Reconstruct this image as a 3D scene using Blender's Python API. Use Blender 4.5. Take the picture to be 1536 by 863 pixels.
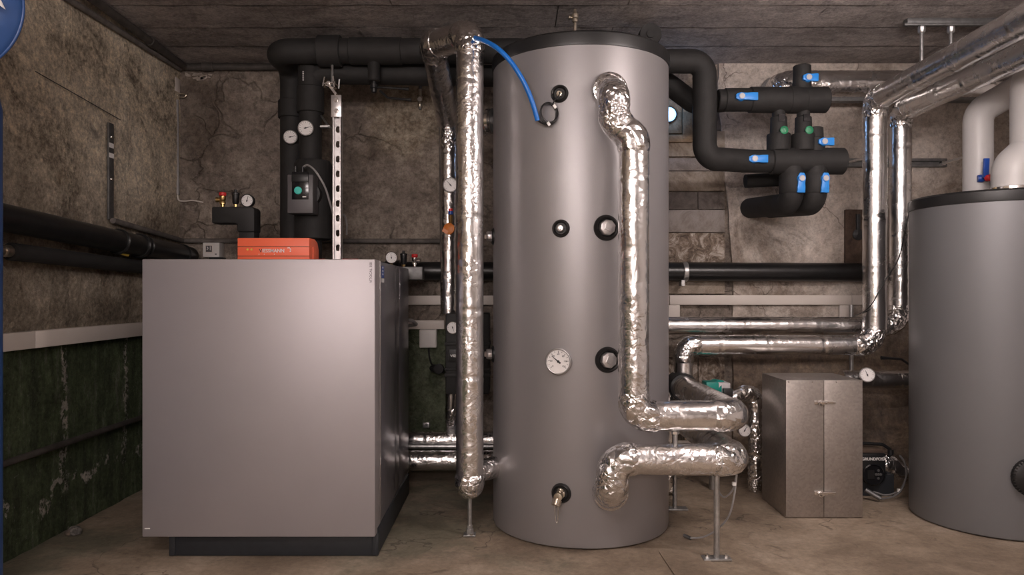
import bpy, bmesh, math, random
from mathutils import Vector, Matrix, noise as mnoise
random.seed(7)
PI = math.pi
scene = bpy.context.scene
for o in list(bpy.data.objects):
    bpy.data.objects.remove(o)
COL = scene.collection

# ---------------------------------------------------------------- camera
F, CX, CY, CAMH = 1100.0, 764.0, 440.0, 0.961
cam_d = bpy.data.cameras.new('camera')
cam = bpy.data.objects.new('camera', cam_d)
COL.objects.link(cam)
cam.location = (0, 0, CAMH)
cam.rotation_euler = (PI / 2, 0, 0)
cam_d.sensor_width = 36.0
cam_d.lens = 36.0 * F / 1536.0
cam_d.shift_x = (768 - CX) / 1536.0
cam_d.shift_y = (CY - 431.5) / 1536.0
cam_d.clip_start = 0.05
scene.camera = cam

# ---------------------------------------------------------------- light and exposure
world = bpy.data.worlds.new('world')
scene.world = world
world.use_nodes = True
world.node_tree.nodes['Background'].inputs[0].default_value = (0.9, 0.85, 0.82, 1)
world.node_tree.nodes['Background'].inputs[1].default_value = 0.02
vs = scene.view_settings
vs.view_transform = 'Standard'
vs.look = 'None'
vs.gamma = 1.0
vs.use_curve_mapping = False
vs.exposure = 0.45
LAMP_COL = (1.0, 0.875, 0.84)


# one tubular ceiling lamp, then two added as fill (built at the end): centre, axis, length, emitted radiance
LAMPS = [((1.45, 1.75, 1.88), 'X', 0.8, 62.0), ((-0.45, 0.45, 1.80), 'X', 1.0, 40.0), ((-0.3, -1.3, 1.50), 'X', 1.2, 62.0)]


def W(px, py, Y):
    return Vector(((px - CX) / F * Y, Y, CAMH + (CY - py) / F * Y))


def XP(px, Y):
    return (px - CX) / F * Y


def ZP(py, Y):
    return CAMH + (CY - py) / F * Y


# ---------------------------------------------------------------- material helpers
class NT:
    def __init__(self, name):
        self.m = bpy.data.materials.new(name)
        self.m.use_nodes = True
        self.t = self.m.node_tree
        self.b = self.t.nodes['Principled BSDF']
        self.pos = self.t.nodes.new('ShaderNodeTexCoord').outputs['Object']

    def n(self, kind, **kw):
        x = self.t.nodes.new(kind)
        for k, v in kw.items():
            setattr(x, k, v)
        return x

    def link(self, s, v):
        if hasattr(v, 'is_output'):
            self.t.links.new(v, s)
        else:
            if s.type == 'RGBA' and not hasattr(v, '__len__'):
                v = (v, v, v, 1)
            elif s.type == 'RGBA' and len(v) == 3:
                v = (*v, 1)
            s.default_value = v

    def noise(self, scale, detail=6, rough=0.6, vec=None, dist=0.0):
        x = self.n('ShaderNodeTexNoise')
        self.link(x.inputs['Vector'], vec or self.pos)
        x.inputs['Scale'].default_value = scale
        x.inputs['Detail'].default_value = detail
        x.inputs['Roughness'].default_value = rough
        x.inputs['Distortion'].default_value = dist
        return x.outputs['Fac']

    def noisec(self, scale, detail=3, vec=None):
        x = self.n('ShaderNodeTexNoise')
        self.link(x.inputs['Vector'], vec or self.pos)
        x.inputs['Scale'].default_value = scale
        x.inputs['Detail'].default_value = detail
        return x.outputs['Color']

    def voro(self, scale, feat='F1', vec=None, out='Distance', rnd=1.0):
        x = self.n('ShaderNodeTexVoronoi', feature=feat)
        self.link(x.inputs['Vector'], vec or self.pos)
        x.inputs['Scale'].default_value = scale
        x.inputs['Randomness'].default_value = rnd
        return x.outputs[out]

    def math(self, op, a, b=0.0, c=None, clamp=False):
        x = self.n('ShaderNodeMath', operation=op, use_clamp=clamp)
        self.link(x.inputs[0], a)
        self.link(x.inputs[1], b)
        if c is not None:
            self.link(x.inputs[2], c)
        return x.outputs[0]

    def vmath(self, op, a, b):
        x = self.n('ShaderNodeVectorMath', operation=op)
        self.link(x.inputs[0], a)
        self.link(x.inputs[1], b)
        return x.outputs[0]

    def warp(self, scale, amt, vec=None):
        v = vec or self.pos
        c = self.vmath('SUBTRACT', self.noisec(scale, 3, v), (0.5, 0.5, 0.5))
        return self.vmath('ADD', v, self.vmath('MULTIPLY', c, (amt, amt, amt)))

    def scaled(self, sx, sy, sz, vec=None):
        return self.vmath('MULTIPLY', vec or self.pos, (sx, sy, sz))

    def xyz(self, vec=None):
        x = self.n('ShaderNodeSeparateXYZ')
        self.link(x.inputs[0], vec or self.pos)
        return x.outputs

    def step(self, v, lo, hi):
        x = self.n('ShaderNodeMapRange', interpolation_type='SMOOTHSTEP')
        self.link(x.inputs['Value'], v)
        x.inputs['From Min'].default_value = lo
        x.inputs['From Max'].default_value = hi
        x.inputs['To Min'].default_value = 0
        x.inputs['To Max'].default_value = 1
        return x.outputs['Result']

    def ramp(self, fac, stops):
        x = self.n('ShaderNodeValToRGB')
        self.link(x.inputs[0], fac)
        e = x.color_ramp.elements
        while len(e) < len(stops):
            e.new(0.5)
        for el, (p, c) in zip(e, stops):
            el.position = p
            el.color = (*c, 1) if len(c) == 3 else c
        return x.outputs[0]

    def mix(self, fac, a, b, mode='MIX'):
        x = self.n('ShaderNodeMix', data_type='RGBA', blend_type=mode)
        self.link(x.inputs[0], fac)
        self.link(x.inputs[6], a)
        self.link(x.inputs[7], b)
        return x.outputs[2]

    def bump(self, h, strength=0.3, dist=0.01, normal=None):
        x = self.n('ShaderNodeBump')
        x.inputs['Strength'].default_value = strength
        x.inputs['Distance'].default_value = dist
        self.link(x.inputs['Height'], h)
        if normal is not None:
            self.t.links.new(normal, x.inputs['Normal'])
        return x.outputs[0]

    def set(self, **kw):
        for k, v in kw.items():
            self.link(self.b.inputs[k.replace('_', ' ')], v)
        return self

    def done(self):
        return self.m


def plain(name, col, rough=0.5, metal=0.0, var=0.12, vscale=25, bump=0.0, bscale=200, spec=None, emit=None):
    t = NT(name)
    n = t.noise(vscale, 4)
    k = t.ramp(n, [(0.3, [c * (1 - var) for c in col]), (0.7, [min(1, c * (1 + var)) for c in col])])
    t.set(Base_Color=k, Roughness=rough, Metallic=metal)
    if spec is not None:
        t.b.inputs['Specular IOR Level'].default_value = spec
    if bump:
        t.set(Normal=t.bump(t.noise(bscale, 3), bump, 0.002))
    if emit:
        t.b.inputs['Emission Color'].default_value = (*emit[0], 1)
        t.b.inputs['Emission Strength'].default_value = emit[1]
    return t.done()


M = {}


def cement_base(t, dark, mid, light, patch=1.0):
    w = t.warp(3.0, 0.25)
    big = t.noise(1.3, 9, 0.68, w, 0.6)
    med = t.noise(7, 8, 0.7)
    f = t.math('ADD', t.math('MULTIPLY', big, 0.65), t.math('MULTIPLY', med, 0.35))
    return t.ramp(f, [(0.36, dark), (0.49, mid), (0.60, light)]), big, med


def grit(t, c, lo=0.55, hi=1.3, sc=55):
    f = t.math('ADD', t.math('MULTIPLY', t.noise(sc, 5, 0.8), 0.55), t.math('MULTIPLY', t.noise(sc * 0.22, 6, 0.75, None, 0.5), 0.45))
    return t.mix(1.0, c, t.ramp(f, [(0.38, (lo,) * 3), (0.5, (0.95,) * 3), (0.62, (hi,) * 3)]), 'MULTIPLY')


def crack_mask(t, scale, width, density):
    w = t.warp(3, 0.4)
    w = t.warp(22, 0.05, w)
    d = t.voro(scale, 'DISTANCE_TO_EDGE', w)
    line = t.math('SUBTRACT', 1.0, t.step(d, 0.0, width))
    msk = t.step(t.noise(1.7, 2, 0.5, t.vmath('ADD', t.pos, (3.1, 7.7, 1.9))), density, density + 0.08)
    return t.math('MULTIPLY', line, msk)


# wall_back : grey-brown cement render, green dado low on the left, cracks
t = NT('cement_wall')
c, big, med = cement_base(t, (0.12, 0.098, 0.082), (0.26, 0.218, 0.185), (0.42, 0.36, 0.30))
crk = crack_mask(t, 3.4, 0.03, 0.47)
c = t.mix(t.math('MULTIPLY', crk, 0.36), c, (0.05, 0.038, 0.03))
x, y, z = t.xyz()
damp = t.step(t.noise(2.0, 7, 0.7, t.vmath('ADD', t.pos, (9, 2, 4)), 0.8), 0.52, 0.66)
c = t.mix(t.math('MULTIPLY', damp, 0.5), c, (0.10, 0.074, 0.054))
blot = t.math('SUBTRACT', 1.0, t.step(t.math('ADD', t.math('ADD', t.math('POWER', t.math('SUBTRACT', x, -0.56), 2.0), t.math('POWER', t.math('SUBTRACT', z, 1.92), 2.0)), t.math('MULTIPLY', t.noise(8, 6, 0.7), 0.16)), 0.10, 0.15))
c = t.mix(t.math('MULTIPLY', blot, 0.75), c, t.ramp(t.noise(22, 7, 0.75), [(0.36, (0.17, 0.125, 0.08)), (0.6, (0.52, 0.45, 0.35))]))
lite = t.step(t.noise(1.1, 7, 0.72, t.vmath('ADD', t.pos, (1.3, 0, 5.2)), 0.9), 0.56, 0.66)
c = t.mix(t.math('MULTIPLY', lite, 0.6), c, (0.42, 0.36, 0.30))
edge = t.math('ADD', z, t.math('MULTIPLY', t.noise(5, 5, 0.6), 0.05))
green = t.math('SUBTRACT', 1.0, t.step(edge, 0.79, 0.80))
green = t.math('MULTIPLY', green, t.math('SUBTRACT', 1.0, t.step(x, -0.35, -0.2)))
gcol = t.ramp(t.noise(9, 8, 0.7), [(0.35, (0.07, 0.085, 0.05)), (0.6, (0.15, 0.165, 0.115)), (0.75, (0.22, 0.21, 0.17))])
c = t.mix(green, c, gcol)
h = t.math('ADD', t.math('MULTIPLY', t.noise(14, 8, 0.7), 1.0), t.math('MULTIPLY', crk, -0.5))
t.set(Base_Color=grit(t, c, 0.5, 1.35), Roughness=0.9, Normal=t.bump(h, 0.8, 0.024))
t.b.inputs['Specular IOR Level'].default_value = 0.25
M['cement'] = t.done()

# wall_left : rough sand-coloured render with dark stains, dark green paint below, salt streaks
t = NT('rough_render_wall')
w = t.warp(2.2, 0.35)
big = t.noise(1.6, 10, 0.7, w, 0.7)
fine = t.noise(38, 6, 0.75)
f = t.math('ADD', t.math('MULTIPLY', big, 0.72), t.math('MULTIPLY', fine, 0.28))
c = t.ramp(f, [(0.35, (0.10, 0.082, 0.065)), (0.41, (0.36, 0.30, 0.225)), (0.47, (0.70, 0.60, 0.455)), (0.60, (0.84, 0.74, 0.59))])
rust = t.step(t.noise(3.1, 6, 0.7, t.vmath('ADD', t.pos, (4, 4, 8))), 0.60, 0.72)
c = t.mix(t.math('MULTIPLY', rust, 0.55), c, (0.22, 0.12, 0.055))
grey = t.step(t.noise(1.9, 8, 0.7, t.vmath('ADD', t.pos, (0, 6.3, 1.1)), 0.5), 0.55, 0.66)
c = t.mix(t.math('MULTIPLY', grey, 0.6), c, t.ramp(fine, [(0.4, (0.10, 0.09, 0.082)), (0.62, (0.34, 0.30, 0.26))]))
x, y, z = t.xyz()
lowd = t.math('SUBTRACT', 1.0, t.step(t.math('ADD', z, t.math('MULTIPLY', t.noise(2.5, 7, 0.75, None, 0.6), 0.7)), 1.55, 1.95))
c = t.mix(t.math('MULTIPLY', lowd, 0.62), c, t.ramp(t.noise(7, 9, 0.8, None, 0.8), [(0.38, (0.06, 0.046, 0.035)), (0.5, (0.17, 0.135, 0.105)), (0.62, (0.40, 0.34, 0.28))]))
green = t.math('SUBTRACT', 1.0, t.step(t.math('ADD', z, t.math('MULTIPLY', t.noise(9, 4), 0.02)), 0.795, 0.80))
streakn = t.noise(5, 7, 0.7, t.scaled(1, 3, 0.6))
gcol = t.ramp(streakn, [(0.36, (0.05, 0.06, 0.036)), (0.55, (0.095, 0.125, 0.065)), (0.7, (0.19, 0.19, 0.145))])
speck = t.step(t.noise(60, 3, 0.6), 0.66, 0.70)
gcol = t.mix(t.math('MULTIPLY', speck, 0.5), gcol, (0.25, 0.24, 0.19))
wy = t.math('ADD', y, t.math('MULTIPLY', t.math('SUBTRACT', t.noise(7, 5, 0.7), 0.5), 0.16))
salt = None
for y0 in (2.955, 3.425):
    d = t.math('ABSOLUTE', t.math('SUBTRACT', wy, y0))
    s_ = t.math('SUBTRACT', 1.0, t.step(d, 0.006, 0.026))
    s_ = t.math('MULTIPLY', s_, t.step(t.noise(32, 4, 0.7), 0.45, 0.53))
    s_ = t.math('MULTIPLY', s_, t.step(z, 0.14, 0.2))
    salt = s_ if salt is None else t.math('MAXIMUM', salt, s_)
base = t.math('ABSOLUTE', t.math('SUBTRACT', t.math('ADD', z, t.math('MULTIPLY', t.noise(3.5, 5, 0.7), 0.55)), 0.47))
s2 = t.math('MULTIPLY', t.math('SUBTRACT', 1.0, t.step(base, 0.004, 0.03)), t.step(t.noise(12, 4, 0.7), 0.52, 0.6))
salt = t.math('MAXIMUM', salt, s2)
gcol = t.mix(t.math('MULTIPLY', salt, 0.9), gcol, (0.52, 0.48, 0.42))
c = t.mix(green, c, gcol)
h = t.math('ADD', t.noise(22, 9, 0.75), t.math('MULTIPLY', salt, 0.3))
t.set(Base_Color=grit(t, c, 0.5, 1.5), Roughness=0.88, Normal=t.bump(h, 0.9, 0.035))
t.b.inputs['Specular IOR Level'].default_value = 0.25
M['render_wall'] = t.done()

# pale plaster right of the tank
t = NT('pale_plaster')
c, big, med = cement_base(t, (0.30, 0.25, 0.21), (0.52, 0.455, 0.40), (0.66, 0.60, 0.545))
dm = t.step(t.noise(2.4, 8, 0.72, t.vmath('ADD', t.pos, (2, 2, 2)), 0.8), 0.50, 0.63)
c = t.mix(t.math('MULTIPLY', dm, 0.62), c, (0.20, 0.15, 0.115))
crk = crack_mask(t, 2.6, 0.015, 0.5)
c = t.mix(t.math('MULTIPLY', crk, 0.7), c, (0.07, 0.05, 0.04))
x, y, z = t.xyz()
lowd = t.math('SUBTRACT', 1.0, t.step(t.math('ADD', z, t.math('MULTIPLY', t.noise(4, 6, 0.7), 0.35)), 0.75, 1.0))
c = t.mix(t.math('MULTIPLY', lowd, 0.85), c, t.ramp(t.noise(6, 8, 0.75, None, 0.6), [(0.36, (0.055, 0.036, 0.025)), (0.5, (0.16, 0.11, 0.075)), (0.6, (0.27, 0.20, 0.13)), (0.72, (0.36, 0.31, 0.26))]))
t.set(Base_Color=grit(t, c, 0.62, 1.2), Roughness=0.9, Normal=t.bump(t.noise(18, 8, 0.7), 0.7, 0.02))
M['plaster'] = t.done()


def stone_mat(name, dark, mid, light, sc=8):
    t = NT(name)
    f = t.noise(sc, 9, 0.75, None, 0.8)
    c = t.ramp(f, [(0.36, dark), (0.5, mid), (0.64, light)])
    t.set(Base_Color=c, Roughness=0.9, Normal=t.bump(t.noise(30, 6, 0.7), 0.6, 0.012))
    return t.done()


M['stone_a'] = stone_mat('beige_stone', (0.17, 0.13, 0.10), (0.30, 0.25, 0.20), (0.42, 0.36, 0.30))
M['stone_b'] = stone_mat('grey_stone', (0.10, 0.085, 0.075), (0.19, 0.165, 0.15), (0.27, 0.24, 0.22))
M['stone_c'] = stone_mat('mottled_stone', (0.05, 0.035, 0.028), (0.22, 0.17, 0.13), (0.62, 0.56, 0.50), 16)
M['stone_d'] = stone_mat('pinkish_stone', (0.19, 0.16, 0.145), (0.29, 0.255, 0.235), (0.36, 0.32, 0.30))

# ceiling
t = NT('board_marked_concrete')
f = t.noise(2.2, 9, 0.72, t.scaled(0.9, 1.2, 1), 0.5)
c = t.ramp(f, [(0.35, (0.25, 0.218, 0.202)), (0.5, (0.42, 0.372, 0.347)), (0.68, (0.56, 0.50, 0.465))])
dk = t.step(t.noise(1.1, 6, 0.7, t.vmath('ADD', t.scaled(1.6, 0.9, 1), (5, 1, 0)), 1.2), 0.54, 0.68)
c = t.mix(t.math('MULTIPLY', dk, 0.55), c, (0.12, 0.10, 0.09))
grain = t.math('ADD', t.noise(34, 6, 0.75, t.scaled(0.8, 1.2, 1)), t.math('MULTIPLY', t.noise(7, 3), 0.6))
wisp = t.step(t.noise(30, 6, 0.8, t.scaled(0.55, 1.5, 1)), 0.57, 0.70)
c = t.mix(t.math('MULTIPLY', wisp, 0.35), c, (0.5, 0.43, 0.38))
t.set(Base_Color=grit(t, c, 0.55, 1.35, 70), Roughness=0.85, Normal=t.bump(grain, 1.0, 0.03))
M['ceiling'] = t.done()

# floor
t = NT('worn_concrete_floor')
f = t.noise(1.5, 9, 0.66, t.warp(2, 0.3), 0.4)
c = t.ramp(f, [(0.34, (0.165, 0.122, 0.085)), (0.5, (0.30, 0.235, 0.172)), (0.66, (0.43, 0.35, 0.27))])
x, y, z = t.xyz()
gr = t.step(t.noise(1.3, 6, 0.65, t.vmath('ADD', t.pos, (2.2, 8, 0))), 0.50, 0.62)
gr = t.math('MULTIPLY', gr, t.math('SUBTRACT', 1.0, t.step(x, 0.3, 0.9)))
c = t.mix(t.math('MULTIPLY', gr, 0.65), c, (0.125, 0.13, 0.09))
dirt = t.step(t.noise(4, 9, 0.75, None, 1.0), 0.57, 0.66)
c = t.mix(t.math('MULTIPLY', dirt, 0.55), c, (0.09, 0.07, 0.052))
crk = crack_mask(t, 1.6, 0.008, 0.46)
c = t.mix(t.math('MULTIPLY', crk, 0.7), c, (0.06, 0.045, 0.035))
t.set(Base_Color=grit(t, c, 0.72, 1.15, 40), Roughness=t.ramp(f, [(0.3, (0.6,) * 3), (0.7, (0.85,) * 3)]), Normal=t.bump(t.noise(25, 8, 0.7), 0.35, 0.006))
M['floor'] = t.done()
t = NT('screed_patch')
c = t.ramp(t.noise(5, 8, 0.7), [(0.35, (0.24, 0.188, 0.138)), (0.65, (0.40, 0.325, 0.25))])
t.set(Base_Color=c, Roughness=0.8, Normal=t.bump(t.noise(30, 6), 0.3, 0.004))
M['screed'] = t.done()


# foil
def foil(name, crumple, rough, col=(0.90, 0.885, 0.88)):
    t = NT(name)
    w = t.warp(11, 0.06)
    e1 = t.math('MINIMUM', t.voro(13, 'DISTANCE_TO_EDGE', w), 0.5)
    e2 = t.voro(40, 'DISTANCE_TO_EDGE', t.warp(24, 0.035))
    v1 = t.voro(27, 'F1', t.warp(18, 0.04))
    crm = t.step(t.noise(6, 2), 0.36, 0.6)
    h = t.math('ADD', t.math('MULTIPLY', e1, 1.25), t.math('MULTIPLY', t.math('MULTIPLY', e2, crm), 0.6))
    h = t.math('ADD', h, t.math('MULTIPLY', v1, 0.14))
    nb = t.bump(h, crumple, 0.014)
    g = t.noise(1.0, 3, 0.6, t.scaled(18, 18, 420))
    nb2 = t.bump(g, 0.10, 0.002, nb)
    c = t.ramp(t.noise(6, 4), [(0.3, [k * 0.9 for k in col]), (0.7, col)])
    r = t.ramp(t.noise(11, 4), [(0.3, (rough * 0.75,) * 3), (0.7, (rough * 1.3,) * 3)])
    t.set(Base_Color=c, Metallic=1.0, Roughness=r, Normal=nb2)
    return t.done()


M['foil'] = foil('foil_smooth', 0.10, 0.24)
M['foil_x'] = foil('foil_crumpled', 1.0, 0.2)
M['foil_m'] = foil('foil_creased', 0.32, 0.22)

# black foam
t = NT('black_foam')
c = t.ramp(t.noise(18, 5), [(0.3, (0.012, 0.0115, 0.0115)), (0.7, (0.022, 0.021, 0.0205))])
t.set(Base_Color=c, Roughness=0.72, Normal=t.bump(t.noise(260, 3), 0.15, 0.002))
M['foam'] = t.done()
M['black_pipe'] = plain('black_plastic_pipe', (0.012, 0.012, 0.0125), 0.33, var=0.3, bump=0.1, bscale=60)
M['epp'] = plain('black_moulded_shell', (0.016, 0.0155, 0.0155), 0.62, bump=0.25, bscale=320)
M['black'] = plain('black_plastic', (0.014, 0.014, 0.015), 0.4)
M['rubber'] = plain('black_rubber', (0.012, 0.0115, 0.0115), 0.45, bump=0.1)
M['dark_base'] = plain('anthracite_base', (0.022, 0.025, 0.03), 0.5)


def painted(name, col, rough, metal, grain=0.05):
    t = NT(name)
    n = t.noise(900, 2)
    big = t.noise(3, 4)
    c = t.ramp(t.math('ADD', t.math('MULTIPLY', n, 0.5), t.math('MULTIPLY', big, 0.5)), [(0.3, [k * 0.95 for k in col]), (0.7, [k * 1.05 for k in col])])
    t.set(Base_Color=c, Metallic=metal, Roughness=rough, Normal=t.bump(t.noise(700, 2), grain, 0.001))
    return t.done()


M['silver_panel'] = painted('silver_painted_panel', (0.40, 0.376, 0.388), 0.48, 0.5)
M['panel_side'] = painted('graphite_painted_panel', (0.23, 0.225, 0.25), 0.33, 0.6)
M['jacket'] = painted('silver_tank_jacket', (0.345, 0.332, 0.338), 0.43, 0.5, 0.03)
M['jacket_grey'] = painted('grey_tank_jacket', (0.195, 0.195, 0.204), 0.5, 0.35, 0.06)
M['lid'] = plain('black_lid', (0.015, 0.015, 0.0155), 0.42, bump=0.08)
M['galv'] = plain('galvanised_steel', (0.50, 0.50, 0.50), 0.38, 0.9, 0.2, 40)
M['rail'] = plain('grey_steel_rail', (0.19, 0.19, 0.19), 0.5, 0.8, 0.25, 30)
M['strut'] = plain('bright_zinc_strut', (0.72, 0.70, 0.70), 0.33, 0.85, 0.12, 30)
M['chrome'] = plain('bright_plated_metal', (0.82, 0.80, 0.78), 0.18, 1.0, 0.05)
M['steel_rim'] = plain('satin_steel', (0.46, 0.45, 0.45), 0.35, 0.85, 0.05)
M['paint'] = plain('white_wall_paint', (0.72, 0.69, 0.67), 0.8, var=0.08, vscale=2, bump=0.2, bscale=40)
M['brass'] = plain('brass', (0.60, 0.42, 0.18), 0.3, 0.95, 0.12)
M['nickel'] = plain('nickel_brass', (0.62, 0.55, 0.45), 0.28, 0.95, 0.15)
M['white'] = plain('white_plastic', (0.72, 0.69, 0.67), 0.45, var=0.03)
M['dial'] = plain('white_dial', (0.84, 0.82, 0.81), 0.4, var=0.02)
M['duct'] = plain('cream_plastic_duct', (0.70, 0.64, 0.59), 0.5, var=0.05, vscale=4)
M['pipe_white'] = plain('light_grey_jacket', (0.50, 0.485, 0.48), 0.42, var=0.04, vscale=6)
M['ink'] = plain('dark_ink', (0.02, 0.02, 0.022), 0.5)
M['print_white'] = plain('white_print', (0.85, 0.84, 0.82), 0.4, var=0.02)
M['print_chrome'] = plain('chrome_lettering', (0.80, 0.78, 0.80), 0.3, 0.6, 0.02)
M['orange'] = plain('orange_plastic', (0.93, 0.165, 0.075), 0.45, var=0.04, vscale=6)
M['orange_metal'] = plain('orange_knob', (0.62, 0.19, 0.035), 0.45)
M['yellow'] = plain('yellow_mark', (0.85, 0.62, 0.10), 0.5)
M['blue'] = plain('blue_handle', (0.025, 0.27, 0.80), 0.38, var=0.06)
M['hose'] = plain('blue_hose', (0.012, 0.17, 0.62), 0.33, var=0.05)
M['blue_vessel'] = plain('blue_lacquer', (0.025, 0.075, 0.23), 0.4, var=0.08, vscale=5)
M['navy'] = plain('dark_blue_handle', (0.012, 0.06, 0.32), 0.4)
M['red'] = plain('red_cap', (0.62, 0.03, 0.03), 0.4)
M['green'] = plain('green_plastic', (0.02, 0.22, 0.10), 0.4)
M['teal'] = plain('teal_enamel', (0.01, 0.24, 0.20), 0.38)
M['tealknob'] = plain('teal_knob', (0.05, 0.40, 0.34), 0.4, emit=((0.05, 0.5, 0.4), 0.12))
M['greybox'] = plain('grey_plastic_housing', (0.105, 0.10, 0.105), 0.45, var=0.04)
M['greycap'] = plain('light_grey_cap', (0.55, 0.53, 0.54), 0.4)
M['cable'] = plain('grey_cable', (0.33, 0.32, 0.32), 0.45)
M['cable_dark'] = plain('dark_grey_cable', (0.13, 0.125, 0.125), 0.45)
M['conduit'] = plain('grey_conduit', (0.33, 0.315, 0.31), 0.5)
M['old_pipe'] = plain('painted_old_pipe', (0.055, 0.048, 0.043), 0.65, var=0.4, vscale=20, bump=0.3, bscale=60)
M['dusty_pipe'] = plain('dusty_grey_pipe', (0.13, 0.115, 0.105), 0.7, var=0.4, vscale=18, bump=0.4, bscale=60)
M['wood'] = stone_mat('old_wood', (0.09, 0.055, 0.03), (0.20, 0.135, 0.08), (0.30, 0.22, 0.14), 5)
M['brownwood'] = stone_mat('dark_brown_wood', (0.045, 0.028, 0.02), (0.085, 0.055, 0.04), (0.13, 0.09, 0.065), 6)
M['sheet'] = None
t = NT('brushed_galvanised_sheet')
v = t.voro(120, 'F1', None, 'Color')
sp = t.n('ShaderNodeSeparateColor')
t.link(sp.inputs[0], v)
c = t.ramp(t.math('ADD', t.math('MULTIPLY', sp.outputs[0], 0.35), t.math('MULTIPLY', t.noise(4, 5), 0.65)), [(0.25, (0.36, 0.33, 0.305)), (0.75, (0.47, 0.43, 0.40))])
t.set(Base_Color=c, Metallic=0.85, Roughness=0.42, Normal=t.bump(t.noise(420, 3), 0.2, 0.002))
M['sheet'] = t.done()
M['lampglass'] = plain('cool_lamp_glass', (0.6, 0.8, 0.95), 0.2, emit=((0.35, 0.66, 1.0), 1.1))
M['rock'] = stone_mat('rubble', (0.05, 0.045, 0.04), (0.12, 0.11, 0.10), (0.3, 0.27, 0.24), 30)
M['screen'] = plain('dark_screen', (0.012, 0.012, 0.014), 0.15)
M['lcd'] = plain('grey_display', (0.42, 0.42, 0.40), 0.3)


# ---------------------------------------------------------------- mesh helpers
def frame_of(axis):
    a = Vector(axis).normalized()
    u = a.orthogonal().normalized() if abs(a.z) > 0.95 else Vector((0, 0, 1)).cross(a).normalized()
    return a, u, a.cross(u).normalized()


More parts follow.
